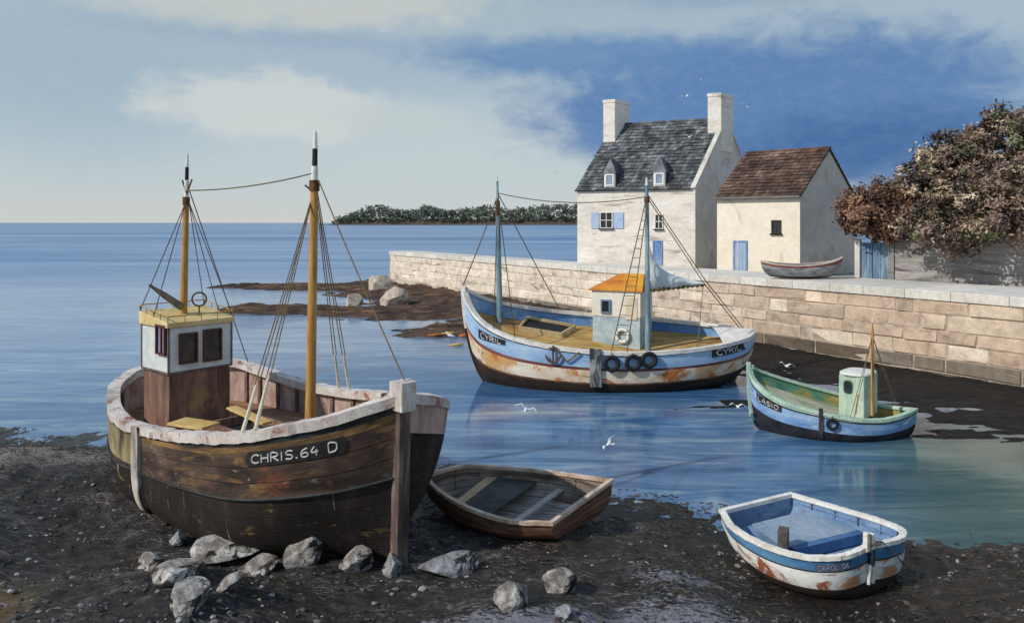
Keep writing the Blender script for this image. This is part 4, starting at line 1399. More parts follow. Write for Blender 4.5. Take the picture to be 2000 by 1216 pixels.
    a, b = prof[-1] - UPV * .30, prof[-1] + UPV * .26
    head_m = mat('stemhead_paint', [(0.35, (0.40, 0.36, 0.34, 1)), (0.55, (0.56, 0.52, 0.49, 1)), (0.7, (0.70, 0.68, 0.67, 1))], scale=1.5, stretch=(2, 2, .6), rough=.7, bump=.3,
                 rust=[((.36, .24, .17, 1), 1.2, .6, .75, (1, 1, 1))])
    post([a + fwd * .02, b + fwd * .02], .22, head_m, 'stem_head', -.22, .16)
    qa, qv = h.find(0, 268, 860)
    h.strip(0, qa, .16, 1.02, .30, .09).build('quarter_post', mat('worn_white_post', [(0.38, (0.05, 0.045, 0.04, 1)), (0.5, (0.42, 0.38, 0.34, 1)), (0.6, (0.62, 0.58, 0.54, 1))], scale=1.6, stretch=(2, 2, .5), rough=.8, bump=.5), t)
    sp_rows = [[h.pt(0, a, v) + h.normal(0, a, v) * .012 for a in np.linspace(.055, qa - .012, 14)] for v in np.linspace(.60, .90, 7)]
    MB().grid(sp_rows).build('stern_quarter', mat('stern_cream', [(0.36, (0.045, 0.04, 0.03, 1)), (0.5, (0.26, 0.22, 0.12, 1)), (0.66, (0.46, 0.41, 0.26, 1))], scale=1.3, stretch=(1.5, 1.5, .4), rough=.75, bump=.4), t, smooth=True)
    # name board
    board(h, 0, [(476, 882), (678, 846), (676, 880), (478, 912)], 'CHRIS.64 D', M_BOARD, M_LETTER, t, .02, .016, (.07, .22))
    # wheelhouse
    C = (-8.26, 18.5)
    r, l = (.64, .77), (-.77, .64)
    R, Lv = Vector((*r, 0)), Vector((*l, 0))
    WR, WL = 1.58, 1.32
    wl_m = mat('wheelhouse_red', [(0.3, (0.085, 0.052, 0.042, 1)), (0.5, (0.19, 0.105, 0.08, 1)), (0.7, (0.31, 0.19, 0.145, 1))], scale=1.4, stretch=(3, 3, .5), rough=.75, bump=.4, bscale=9,
               rust=[((.42, .26, .10, 1), .55, .60, .74, (1, 1, .7)), ((.04, .03, .03, 1), 1.2, .64, .75, (1.5, 1.5, .4))])
    wu_m = mat('wheelhouse_white', [(0.3, (0.48, 0.52, 0.53, 1)), (0.5, (0.62, 0.66, 0.67, 1)), (0.7, (0.74, 0.76, 0.77, 1))], scale=1.5, rough=.65, bump=.3, rust=[((.42, .52, .55, 1), .9, .6, .72, (1, 1, 1))], fine=.1)
    low = cabin_box(C, r, WR, l, WL, 1.9, 3.57)
    wo = low.build('wheelhouse', wl_m, t, bevel=.02)
    c2 = Vector((C[0], C[1], 0)) - R * .03 - Lv * .03
    up = cabin_box((c2.x, c2.y), r, WR + .06, l, WL + .06, 3.57, 4.66)
    up.build('wheelhouse_upper', wu_m, wo, bevel=.02)
    yel = mat('roof_yellow', [(0.35, (0.54, 0.40, 0.17, 1)), (0.55, (0.68, 0.54, 0.27, 1)), (0.7, (0.75, 0.66, 0.42, 1))], scale=1.5, rough=.7, bump=.3)
    c3 = c2 - R * .06 - Lv * .06
    W3, L3 = WR + .18, WL + .18
    q0 = [c3, c3 + R * W3, c3 + R * W3 + Lv * L3, c3 + Lv * L3]
    zz = [4.66, 4.66, 4.86, 4.86]
    rf = MB()
    rf.add([p + UPV * 4.665 for p in q0] + [p + UPV * (z + .13) for p, z in zip(q0, zz)], [(0, 1, 5, 4), (1, 2, 6, 5), (2, 3, 7, 6), (3, 0, 4, 7), (4, 5, 6, 7), (3, 2, 1, 0)])
    ro = rf.build('wheelhouse_roof', yel, wo, bevel=.015)
    rl = MB()
    tops = [p + UPV * (z + .13) for p, z in zip(q0, zz)]
    tops = [p + (sum(tops, Vector()) / 4 - p) * .03 for p in tops]
    for i in range(4):
        a, b = tops[i], tops[(i + 1) % 4]
        rl.tube([a + UPV * .15, b + UPV * .15], .014, 6)
        for k in np.linspace(0, .99, 5):
            rl.tube([a.lerp(b, k), a.lerp(b, k) + UPV * .15], .012, 5)
    rl.build('roof_rail', two('brass_rail', (.32, .22, .06, 1), (.48, .35, .12, 1), scale=5, rough=.5), ro, smooth=True)
    tr = MB()
    for p in (c2, c2 + R * (WR + .06), c2 + Lv * (WL + .06)):
        tr.box(p + UPV * 4.11, R * .022, Lv * .022, UPV * .545)
    tr.box(c2 + R * (WR + .06) / 2 + UPV * 3.57 - Lv * .005, R * (WR + .06) / 2, Lv * .02, UPV * .025)
    tr.box(c2 + Lv * (WL + .06) / 2 + UPV * 3.57 - R * .005, R * .02, Lv * (WL + .06) / 2, UPV * .025)
    tr.build('corner_trim', two('trim_brown', (.08, .06, .055, 1), (.2, .17, .16, 1), scale=4), wo)
    maroon = two('window_maroon', (.075, .028, .03, 1), (.14, .055, .055, 1), scale=4, rough=.6)
    dkglass = mat('wheelhouse_glass', [(0.4, (0.02, 0.018, 0.018, 1)), (0.6, (0.055, 0.05, 0.05, 1))], scale=6, rough=.2, spec=.5, bump=.1)
    nF, nS = -Lv, -R
    for (x0, x1, y0, y1) in ((349, 384, 653, 713), (396, 431, 645, 708)):
        p0, p1, p2 = ray_plane(x0, y1, c2, nF), ray_plane(x1, y1, c2, nF), ray_plane(x0, y0, c2, nF)
        mid = (p0 + p1) / 2
        opening(wo, 'window', 'pane', Vector((mid.x, mid.y, p0.z + .02)) + nF * .012, R, nF, (p1 - p0).length, p2.z - p0.z, maroon, dkglass, .035)
    p0, p1, p2 = ray_plane(309, 690, c2, nS), ray_plane(327, 690, c2, nS), ray_plane(309, 632, c2, nS)
    mid = (p0 + p1) / 2
    opening(wo, 'window', 'pane', Vector((mid.x, mid.y, p0.z)) + nS * .012, Lv, nS, (p1 - p0).length, (p2.z - p0.z), maroon, M_PALEPANE, .045, (1, 0))
    # masts
    FM = (-4.69, 17.8)
    fb, ft = Vector((*FM, 2.0)), P(616, 256, 17.8)
    head = [(.035, M_FASTIRON, 'mast_band', .95, .95), (.045, M_CREAMTIP, 'mast_collar', .62, .6), (.055, M_BLACK, 'mast_black_band', .50, .48), (.055, M_CREAMTIP, 'mast_tip', .46, .30)]
    mf = mast(t, fb, ft, .125, M_MAST, head)
    AM = P(358, 605, 19.55)
    ab = Vector((AM.x, AM.y, 4.75))
    at_ = P(366, 300, 19.55)
    ma = mast(t, ab, at_, .098, M_MAST, [(.05, M_FASTIRON, 'mast_band', .9, .9), (.10, M_CREAMTIP, 'mast_collar', .6, .55), (.08, M_BLACK, 'mast_black_band', .48, .46), (.08, M_CREAMTIP, 'mast_tip', .42, .25)])
    sp = MB().tube([P(356, 600, 19.4), P(322, 577, 19.3), P(291, 556, 19.2)], [.10, .085, .03], 8)
    sp.build('spar', two('dark_spar', (.09, .07, .055, 1), (.2, .16, .12, 1), scale=3, stretch=(1, 1, .3), bump=.4), t, smooth=True)
    rg = MB()
    rc = P(389, 584, 19.5)
    rg.torus(rc, (.3, -1, .05), .17, .022, 22, 8)
    rg.tube([rc - UPV * .17, Vector((rc.x, rc.y, 4.85))], .02, 6)
    rg.build('direction_finder_ring', M_FASTIRON, ro, smooth=True)
    # cleats near the head of each mast
    for px, py, D in ((596, 362, 17.8), (624, 362, 17.8)):
        MB().tube([P(px, py, D), P(609, 372, D - .05)], .025, 6).build('cleat', M_FASTIRON, mf, smooth=True)
    for px, py, D in ((356, 352, 19.55), (375, 350, 19.55)):
        MB().tube([P(px, py, D), P(365, 378, D - .05)], .022, 6).build('cleat', M_FASTIRON, ma, smooth=True)
    # rigging
    fh, ah = P(613, 338, 17.75), P(366, 372, 19.5)
    fh2, ah2 = P(607, 395, 17.75), P(366, 395, 19.5)
    def rail_at(side, px, dz=.05, off=.08):
        g = h.g[side]
        i = int(np.argmin([abs(proj(p)[0] - px) + (0 if (side == 0 or p[1] < 22.3) else 900) for p in g]))
        n = h.nrm[side][i]
        return Vector(g[i]) + Vector((n[0] * off, n[1] * off, dz))
    pale = two('pale_lashing', (.52, .48, .36, 1), (.70, .67, .55, 1), scale=5, rough=.8)
    for side, px, f1 in ((0, 464, .18), (0, 498, .20), (1, 667, .17), (1, 690, .17)):
        a = rail_at(side, px)
        b = fh2 if side == 0 else fh
        e = a.lerp(b, f1)
        MB().tube([a, e], [.042, .03], 8).build('shroud_tackle', pale, t, smooth=True)
        for dx in (-.035, .04):
            rope(t, e + Vector((dx, 0, 0)), b + Vector((dx * .3, 0, 0)), .013, M_ROPE, .03)
    rope(t, P(622, 352, 17.75), Vector(h.g[0][-1]) + UPV * .28, .016, M_ROPE, .05)
    rope(t, ah, fh, .016, M_ROPE, .10)
    def roof(px, py):
        p = P(px, py, 19.6)
        return p
    for i, (px, D) in enumerate(((308, 20.6), (322, 20.3))):
        tgt = tops[3] if i == 0 else tops[3].lerp(tops[0], .5)
        rope(t, ah2 + Vector((-.04, 0, 0)), tgt, .012, M_DARKROPE)
    for tgt in (tops[2], tops[2].lerp(tops[1], .5), tops[1]):
        rope(t, ah2 + Vector((.04, 0, 0)), tgt, .011, M_DARKROPE)
    rope(t, ah + Vector((.05, 0, 0)), rail_at(1, 470, .05), .014, M_ROPE)
    # deck gear
    hz = 2.05
    hc = Vector((-6.45, 18.6, hz))
    ax, cr_ = Vector((.77, -.64, 0)), Vector((.64, .77, 0))
    hm = MB()
    for s_ in (-1, 1):
        hm.box(hc + ax * s_ * .7 + UPV * .16, ax * .05, cr_ * .62, UPV * .17)
        hm.box(hc + cr_ * s_ * .57 + UPV * .16, ax * .645, cr_ * .05, UPV * .169)
    ho = hm.build('hatch', wl_m, t, bevel=.01)
    MB().box(hc + UPV * .10, ax * .64, cr_ * .51, UPV * .02).build('hatch_shade', M_BLACK, ho)  # solid black panel painting in the shade inside the hatch
    yl = mat('yellow_plank', [(0.35, (0.48, 0.30, 0.10, 1)), (0.6, (0.62, 0.44, 0.18, 1))], scale=2, stretch=(1, 1, 1), rough=.7, bump=.3)
    a, b = P(452, 795, 17.9), P(522, 826, 17.0)
    dv = (b - a).normalized()
    pl = MB().box((a + b) / 2, dv * (b - a).length / 2, dv.cross(UPV).normalized() * .13, dv.cross(dv.cross(UPV)).normalized() * .025)
    tag(pl.build('plank', yl, None, loc=(a + b) / 2, bevel=.008), 'loose yellow plank lying slanted across the dark hatch of the brown trawler', 'plank')
    a, b = P(345, 822, 17.35), P(412, 832, 17.0)
    dv = (b - a).normalized()
    pl = MB().box((a + b) / 2, dv * (b - a).length / 2, dv.cross(UPV).normalized() * .28, dv.cross(dv.cross(UPV)).normalized() * .03)
    tag(pl.build('plank', yl, None, loc=(a + b) / 2, bevel=.008), 'broad yellow plank lying flat in front of the red wheelhouse by the port rail', 'plank')
    # rubbing strake and stern bench
    lab = MB()
    st = [Vector(h.sec(0, i, .55)) + Vector((-h.nrm[0][i][0] * .02, -h.nrm[0][i][1] * .02, 0)) for i in range(8, h.n - 1)]
    lab.tube(st, .03, 6)
    lab.build('rubbing_strake', dark, t, smooth=True)
    return h
HULL1 = build_brown_trawler()

# ---- the blue and white trawler afloat in the middle
def build_blue_trawler():
    near = [G(11.05, 35.0, 649), G(10.4, 34.0, 661), G(9.0, 33.1, 675), G(7, 32.5, 686), G(5, 32.3, 690), G(3, 32.4, 685), G(1.2, 32.8, 673), G(-.3, 33.4, 655), G(-1.4, 34.1, 627), G(-2.0, 34.7, 593), G(-2.25, 35.1, 563)]
    far = [G(11.05, 35.0, 649), G(10.4, 36, 640), G(9, 36.8, 631), G(7, 37.3, 623), G(5, 37.4, 617), G(3, 37.3, 610), G(1.2, 36.9, 602), G(-.3, 36.4, 592), G(-1.4, 35.8, 580), G(-2.25, 35.1, 563)]
    keel = [(9.7, 35, .35), (8.3, 34.9, -.3), (4, 34.6, -.5), (0, 34.8, -.5), (-.9, 35, -.25)]
    h = Hull(near, far, keel, e=(.85, .48, 1.15))
    t = thing('fishing_boat', 'blue and white trawler with orange wheelhouse roof moored below the tall house', 'fishing boat', (4.5, 34.8, 0))
    blue = mat('hull_pale_blue', [(0.3, (0.20, 0.34, 0.56, 1)), (0.5, (0.32, 0.48, 0.69, 1)), (0.7, (0.46, 0.60, 0.74, 1))], scale=.8, stretch=(.6, 4, 1), coord='UV', rough=.6, bump=.3, fine=.12,
               rust=[((.20, .09, .07, 1), 1.2, .69, .75, (1, 5, 1))])
    maroon = mat('hull_maroon_line', [(0.35, (0.13, 0.035, 0.03, 1)), (0.65, (0.27, 0.10, 0.085, 1))], scale=1, stretch=(.8, 5, 1), coord='UV', rough=.7, bump=.3)
    white = mat('hull_rusty_white', [(0.3, (0.66, 0.52, 0.36, 1)), (0.5, (0.78, 0.69, 0.56, 1)), (0.7, (0.83, 0.78, 0.70, 1))], scale=.9, stretch=(.6, 3, 1), coord='UV', rough=.65, bump=.4, fine=.14,
                rust=[((0.62, 0.37, 0.16, 1), 1.0, .50, .64, (.7, 1.9, 1)), ((0.54, 0.17, 0.04, 1), 1.4, .57, .65, (.8, 2.0, 1)), ((0.17, 0.06, 0.03, 1), 1.5, .64, .70, (1.1, 3.0, 1))])
    black = mat('hull_tar', [(0.3, (0.014, 0.011, 0.010, 1)), (0.6, (0.045, 0.028, 0.02, 1)), (0.75, (0.15, 0.07, 0.04, 1))], scale=.7, stretch=(.6, 3, 1), coord='UV', rough=.7, bump=.4)
    dark = two('hull_dark_edge', (0.018, 0.014, 0.016, 1), (0.05, 0.036, 0.036, 1), scale=2, rough=.6)
    rows, mis = rows_mis([(.94, 4, 2), (.70, 0, 5), (.65, 1, 2), (.42, 2, 6), (.39, 5, 1), (0, 3, 9)])
    h.shell(rows, mis).build('hull', [blue, maroon, white, black, dark, two('hull_brown_edge', (.05, .03, .02, 1), (.30, .16, .08, 1), scale=1.5)], t, smooth=True)
    h.rail(.06, .20, .06, .10, wob=.012).build('rail', M_CLEANTRIM, t)
    vf = lambda side, i: 1 - (.52 + .25 * (i / (h.n - 1)) ** 2) / (h.g[side][i][2] - h.k[i][2])
    inb = mat('bulwark_blue', [(0.3, (0.08, 0.21, 0.52, 1)), (0.5, (0.17, 0.34, 0.64, 1)), (0.7, (0.38, 0.53, 0.72, 1))], scale=.7, rough=.6, bump=.25)
    bw = h.inner(0, vf, inset=.10)
    b2 = h.inner(1, vf, inset=.10)
    bw.add(b2.v, b2.f)
    bw.build('bulwark', inb, t, smooth=True)
    deck = mat('ochre_deck', [(0.3, (0.28, 0.15, 0.045, 1)), (0.5, (0.46, 0.29, 0.09, 1)), (0.7, (0.58, 0.42, 0.19, 1))], scale=.8, stretch=(.8, 3, 1), coord='UV', rough=.75, bump=.3, seams=(1, 3.2, .08, .5),
               rust=[((.22, .08, .06, 1), .7, .6, .72, (.8, 2, 1))])
    h.deck(vf, camber=.04).build('deck', deck, t)
    # after deck: raised white turtle deck at the stern
    n6 = 13
    tv = lambda side, i: .99
    sd = h.deck(lambda s_, i: .985, inset=.02, i0=0, i1=n6, camber=.22)
    sd.build('stern_deck', M_CLEANTRIM, t, smooth=True)
    # whale-back at the bow, posts
    fwd = Vector((-1, .08, 0)).normalized()
    sdv = Vector((.08, 1, 0)).normalized()
    prof = [Vector(h.sec(0, h.n - 1, v)) for v in np.linspace(0.05, 1.05, 12)]
    prof[-1] = Vector(h.g[0][-1]) + UPV * .15
    mb = MB()
    rings = [[p - fwd * .12 - sdv * .10, p + fwd * .08 - sdv * .07, p + fwd * .08 + sdv * .07, p - fwd * .12 + sdv * .10, p - fwd * .12 - sdv * .10] for p in prof]
    mb.grid(rings, mis=[0] * 6 + [1] * 5)
    mb.add(rings[-1][:4], [(3, 2, 1, 0)])
    mb.build('stem', [black, M_CLEANTRIM], t)
    bs = MB()
    for a, b in (((913, 592), (926, 612)), ((921, 588), (938, 600))):
        pass
    pa, pv = h.find(0, 1160, 705)
    h.strip(0, pa, .36, 1.06, .42, .12).build('rubbing_post', mat('tarred_post', [(0.35, (0.02, 0.025, 0.03, 1)), (0.5, (0.07, 0.075, 0.08, 1)), (0.62, (0.42, 0.42, 0.41, 1))], scale=1.2, stretch=(2, 2, .6), rough=.8, bump=.4), t)
    rud = MB()
    rud.prism([(10.0, 35.05, .30), (9.35, 35.0, -.5), (9.9, 35.03, -.5), (10.55, 35.07, .95), (10.3, 35.06, 1.0)], (.03, -.12, 0))
    rud.build('rudder', two('rudder_wood', (.10, .06, .04, 1), (.2, .13, .09, 1), scale=2, rough=.8), t)
    # name boards
    board(h, 0, [(934, 643), (990, 663), (988, 674), (938, 658)], 'CYRIL', M_BOARD, M_LETTER, t, .025, .021, (.10, .16), False)
    board(h, 0, [(1388, 683), (1452, 669), (1455, 682), (1389, 697)], 'CYRIL', M_BOARD, M_LETTER, t, .025, .021, (.12, .16), False)
    # wheelhouse
    C = (5.72, 34.3)
    r, l = (.42, .91), (-.91, .42)
    R, Lv = Vector((*r, 0)), Vector((*l, 0))
    WR, WL = 2.0, 2.22
    grey = mat('wheelhouse_greyblue', [(0.35, (0.30, 0.40, 0.46, 1)), (0.55, (0.44, 0.53, 0.56, 1)), (0.7, (0.52, 0.56, 0.54, 1))], scale=.9, rough=.65, bump=.25)
    wb = mat('wheelhouse_blue', [(0.35, (0.06, 0.20, 0.44, 1)), (0.65, (0.14, 0.33, 0.56, 1))], scale=.9, rough=.6, bump=.25)
    lo = cabin_box(C, r, WR, l, WL, 1.2, 2.95)
    lo.m = [1 if i in (3,) else 0 for i in range(len(lo.m))]
    wo = lo.build('wheelhouse', [grey, wb], t, bevel=.02)
    cw = mat('wheelhouse_cream', [(0.35, (0.70, 0.64, 0.55, 1)), (0.65, (0.80, 0.76, 0.69, 1))], scale=.9, rough=.7, bump=.25, rust=[((.5, .30, .2, 1), 1.3, .7, .77, (1, 1, 1))], fine=.1)
    c2 = Vector((C[0], C[1], 0)) - R * .03 - Lv * .03
    cabin_box((c2.x, c2.y), r, WR + .06, l, WL + .06, 2.95, 4.12).build('wheelhouse_upper', cw, wo, bevel=.02)
    org = mat('roof_orange', [(0.3, (0.38, 0.085, 0.03, 1)), (0.48, (0.58, 0.22, 0.03, 1)), (0.62, (0.70, 0.36, 0.04, 1)), (0.75, (0.45, 0.12, 0.05, 1))], scale=.55, rough=.65, bump=.3)
    e = .10
    q0 = [c2 - R * e - Lv * e, c2 + R * (WR + .06 + e) - Lv * e, c2 + R * (WR + .06 + e) + Lv * (WL + .06 + e), c2 + Lv * (WL + .06 + e) - R * e]
    m0 = c2 + R * (WR / 2) + Lv * .1
    m1 = c2 + R * (WR / 2) + Lv * (WL * .55)
    rf = MB()
    z0, z1 = 4.12, 4.86
    rf.add([p + UPV * z0 for p in q0] + [m0 + UPV * z1, m1 + UPV * z1] + [p + UPV * (z0 + .07) for p in q0], [(6, 7, 4), (7, 8, 5, 4), (8, 9, 5), (9, 6, 4, 5), (0, 1, 7, 6), (1, 2, 8, 7), (2, 3, 9, 8), (3, 0, 6, 9), (3, 2, 1, 0)])
    rf.build('wheelhouse_roof', org, wo)
    nF, nS = -R, -Lv
    p0, p1, p2 = ray_plane(1174, 611, c2, nF), ray_plane(1193, 611, c2, nF), ray_plane(1174, 584, c2, nF)
    mid = (p0 + p1) / 2
    opening(wo, 'window', 'pane', Vector((mid.x, mid.y, p0.z)) + nF * .012, Lv, nF, (p1 - p0).length, p2.z - p0.z, two('window_blue_frame', (.12, .2, .34, 1), (.2, .28, .4, 1), scale=3), M_PANE, .07)
    dl = MB()
    dl.box(c2 + Lv * .42 + UPV * 3.35 - R * .012, R * .015, Lv * .27, UPV * .5)
    dl.build('door', two('door_cream', (.60, .50, .36, 1), (.72, .62, .48, 1), scale=2), wo, bevel=.01)
    # lifebuoy hung on the cabin side
    lc = ray_plane(1217, 655, Vector((*C, 0)), nF) + nF * .09
    lb = thing('lifebuoy', 'white lifebuoy hanging on the grey wheelhouse side of the blue trawler', 'lifebuoy', lc)
    MB().torus(lc, nF, .28, .075, 28, 10).build('ring', M_CREAMTIP, lb, smooth=True)
    for k in range(4):
        g = MB()
        a = k * math.pi / 2 + .78
        cc = lc + Lv * .28 * math.cos(a) + UPV * .28 * math.sin(a)
        g.torus(cc, UPV * math.cos(a) - Lv * math.sin(a), .082, .012, 12, 6)
        g.build('grab_band', M_FASTIRON, lb, smooth=True)
    # fish hold
    hi = 46
    def dk(px, py):
        """point on the deck seen at a pixel"""
        best = None
        for i in range(5, h.n - 4):
            a, b = h.inner_pt(0, i, v=vf(0, i), inset=.06), h.inner_pt(1, i, v=vf(1, i), inset=.06)
            for q_ in np.linspace(0, 1, 30):
                p = a * (1 - q_) + b * q_
                x, y = proj(p)
                d = (x - px) ** 2 + (y - py) ** 2
                if best is None or d < best[0]:
                    best = (d, p)
        return Vector(best[1])
    hc4 = [dk(1010, 648), dk(1100, 662), dk(1122, 645), dk(1030, 627)]
    cen = sum(hc4, Vector()) / 4
    cm = MB()
    wood = mat('hatch_wood', [(0.35, (0.42, 0.30, 0.14, 1)), (0.65, (0.58, 0.46, 0.27, 1))], scale=1.5, rough=.75, bump=.3)
    for i in range(4):
        a, b = hc4[i], hc4[(i + 1) % 4]
        inn = (cen - (a + b) / 2).normalized() * .09
        dv = (b - a).normalized() * (.09 if i % 2 == 0 else -.005)
        cm.prism([a - dv * 0, b + dv * 0, b + inn, a + inn], UPV * .26)
    ho = cm.build('hatch', wood, t)
    MB().prism([p.lerp(cen, .06) + UPV * .10 for p in hc4], UPV * .05).build('hatch_shade', M_BLACK, ho)  # black slab gives the fish hold its darkness by colour
    # masts
    mb_blue = mat('mast_blue', [(0.35, (0.10, 0.19, 0.24, 1)), (0.55, (0.19, 0.30, 0.36, 1)), (0.7, (0.36, 0.46, 0.48, 1))], scale=1.5, stretch=(3, 3, .5), rough=.6, bump=.2)
    fb = dk(979, 632)
    ft = P(971, 338, fb.y)
    mast(t, fb, ft, .145, mb_blue, [(.10, M_FASTIRON, 'mast_band', .85, .75), (.13, mb_blue, 'topmast', .5, .32), (.05, M_CREAMTIP, 'mast_tip', .3, .15)])
    ab = Vector((6.05, 34.15, 1.15))
    at_ = P(1263, 346, 34.15)
    mast(t, ab, at_, .13, mb_blue, [(.035, M_FASTIRON, 'mast_band', .95, .9), (.06, mb_blue, 'topmast', .6, .5), (.045, M_CREAMTIP, 'mast_tip', .6, .25)])
    # furled sail on the after mast and its boom
    Dm, De = 34.2, 35.0
    edge = smoothpath([P(1270, 482, Dm), P(1279, 508, Dm), P(1298, 528, Dm + .25), P(1330, 541, Dm + .5), P(1372, 551, De)], 16)
    foot = smoothpath([P(1270, 566, Dm), P(1300, 566, Dm + .2), P(1335, 562, Dm + .5), P(1374, 556, De)], 16)
    rows = []
    for k in range(7):
        u = k / 6
        rows.append([Vector(edge[i]) * (1 - u) + Vector(foot[i]) * u + Vector((0, -.20 * math.sin(math.pi * u) + .05 * math.sin(i * 1.1 + u * 4), 0)) for i in range(16)])
    back = [[p + Vector((0, .07, 0)) for p in r_] for r_ in rows]
    sm = MB()
    sm.grid(rows)
    sm.grid(back, flip=True)
    rim = lambda g_: g_[0] + [r_[-1] for r_ in g_[1:]] + g_[-1][::-1][1:] + [r_[0] for r_ in g_[::-1][1:]]
    sm.grid([rim(rows), rim(back)])
    sail_m = two('sailcloth', (.56, .63, .66, 1), (.72, .75, .75, 1), scale=1.2, rough=.85, bump=.3, bscale=5, fine=.08)
    sm.build('sail', sail_m, t, smooth=True)
    bm = MB().tube([P(1268, 567, Dm - .05), P(1376, 555, De)], .07, 8)
    bo = bm.build('boom', two('boom_olive', (.20, .15, .06, 1), (.3, .24, .11, 1), scale=3), t, smooth=True)
    for k in np.linspace(.08, .95, 11):
        lash = MB()
        p = P(1268, 567, Dm - .05).lerp(P(1376, 555, De), k)
        lash.torus(p, (1, .2, .05), .085, .03, 10, 6)
        lash.build('sail_lashing', M_DARKROPE, bo, smooth=True)
    # rigging
    ah = P(1263, 384, 34.15)
    fh = P(972, 377, fb.y)
    def rail_at(side, px, dz=.06):
        g = h.g[side]
        i = int(np.argmin([abs(proj(p)[0] - px) for p in g]))
        n = h.nrm[side][i]
        return Vector(g[i]) + Vector((n[0] * .07, n[1] * .07, dz))
    rope(t, fh, ah, .022, M_ROPE, .35)
    rope(t, fh + UPV * -.1, Vector(h.g[0][-1]) + UPV * .12, .028, M_ROPE, .1)
    for px in (961, 968):
        rope(t, fh - UPV * .1, rail_at(0, px - 2), .022, M_ROPE)
    for px in (1003, 1009):
        rope(t, fh - UPV * .1, rail_at(0, px), .022, M_ROPE)
    rope(t, fh, rail_at(1, 1092), .024, M_ROPE)
    be = P(1374, 552, De)
    for dz in (0, .16):
        rope(t, ah + UPV * dz, be + Vector((dz, 0, 0)), .022, M_ROPE)
        rope(t, be + Vector((dz, 0, 0)), rail_at(1, 1446) + Vector((dz, 0, 0)), .024, M_ROPE)
    rope(t, be, rail_at(0, 1366), .018, M_ROPE)
    # rope ladder
    ld = MB()
    a0, a1 = rail_at(0, 1197), rail_at(0, 1222)
    for a in (a0, a1):
        ld.tube([a, ah + (a - a0) * .10], .024, 5)
    for k in np.linspace(.04, .9, 15):
        ld.tube([a0.lerp(ah, k), a1.lerp(ah + (a1 - a0) * .10, k)], .016, 5)
    ld.build('rope_ladder', M_ROPE, t, smooth=True)
    # tyres hung along the side
    labels = ['black tyre fender on the trawler side, next to the tarred rubbing post', 'black tyre fender hanging between the two other tyres on the trawler', 'black tyre fender on the trawler side, farthest from the rubbing post']
    for (px, py), lbl in zip(((1192, 709), (1231, 707), (1268, 702)), labels):
        a, v = h.find(0, px, py)
        n = h.normal(0, a, v)
        c_ = h.pt(0, a, v) + n * .12
        n2 = Vector((n.x, n.y, n.z * .4)).normalized()
        tb = MB().torus(c_, n2, .275, .09, 30, 10)
        tt = thing('tyre', lbl, 'tyre', c_, 'tyres hung along the blue trawler')
        tb.build('rubber_ring', M_TYRE, tt, smooth=True)
        top = h.pt(0, a, 1.0) + Vector((0, -.09, .03))
        MB().tube([c_ + UPV * .28, (c_ + UPV * .3).lerp(top, .5) + Vector((0, -.03, 0)), top], .018, 5).build('lanyard', M_DARKROPE, tt, smooth=True)
    # small anchor and rope over the side
    a, v = h.find(0, 1080, 690)
    n = h.normal(0, a, v)
    c_ = h.pt(0, a, v) + n * .12
    an = thing('anchor', 'small rusty anchor with a slack rope hanging on the trawler side', 'anchor', c_)
    sd_ = n.cross(UPV).normalized()
    ab_ = MB()
    ab_.tube([c_ + UPV * .38, c_ - UPV * .32], .04, 8)
    ab_.tube(smoothpath([c_ + sd_ * .32 - UPV * .02, c_ + sd_ * .2 - UPV * .26, c_ - UPV * .33, c_ - sd_ * .2 - UPV * .26, c_ - sd_ * .32 - UPV * .02], 12), [.02] + [.04] * 10 + [.02], 8)
    ab_.tube([c_ + UPV * .28 - sd_ * .2, c_ + UPV * .28 + sd_ * .2], .028, 8)
    ab_.build('anchor_iron', M_FASTIRON, an, smooth=True)
    pr = [c_ + UPV * .38] + [h.pt(0, *h.find(0, px, py)) + n * .1 for px, py in ((1098, 700), (1115, 702), (1132, 688))]
    MB().tube(smoothpath(pr, 20), .035, 6).build('rope', M_ROPE, an, smooth=True)
    # pale stays at the bow
    for (a, b) in (((912, 575), (926, 616)), ((917, 572), (932, 600))):
        pa = Vector(h.g[1][-2]) if a[0] < 915 else Vector(h.g[1][-4])
        MB().tube([pa + UPV * .05, dk(b[0] + 6, b[1] + 4)], .035, 6).build('bow_brace', M_CLEANTRIM, t, smooth=True)
    return h
HULL2 = build_blue_trawler()

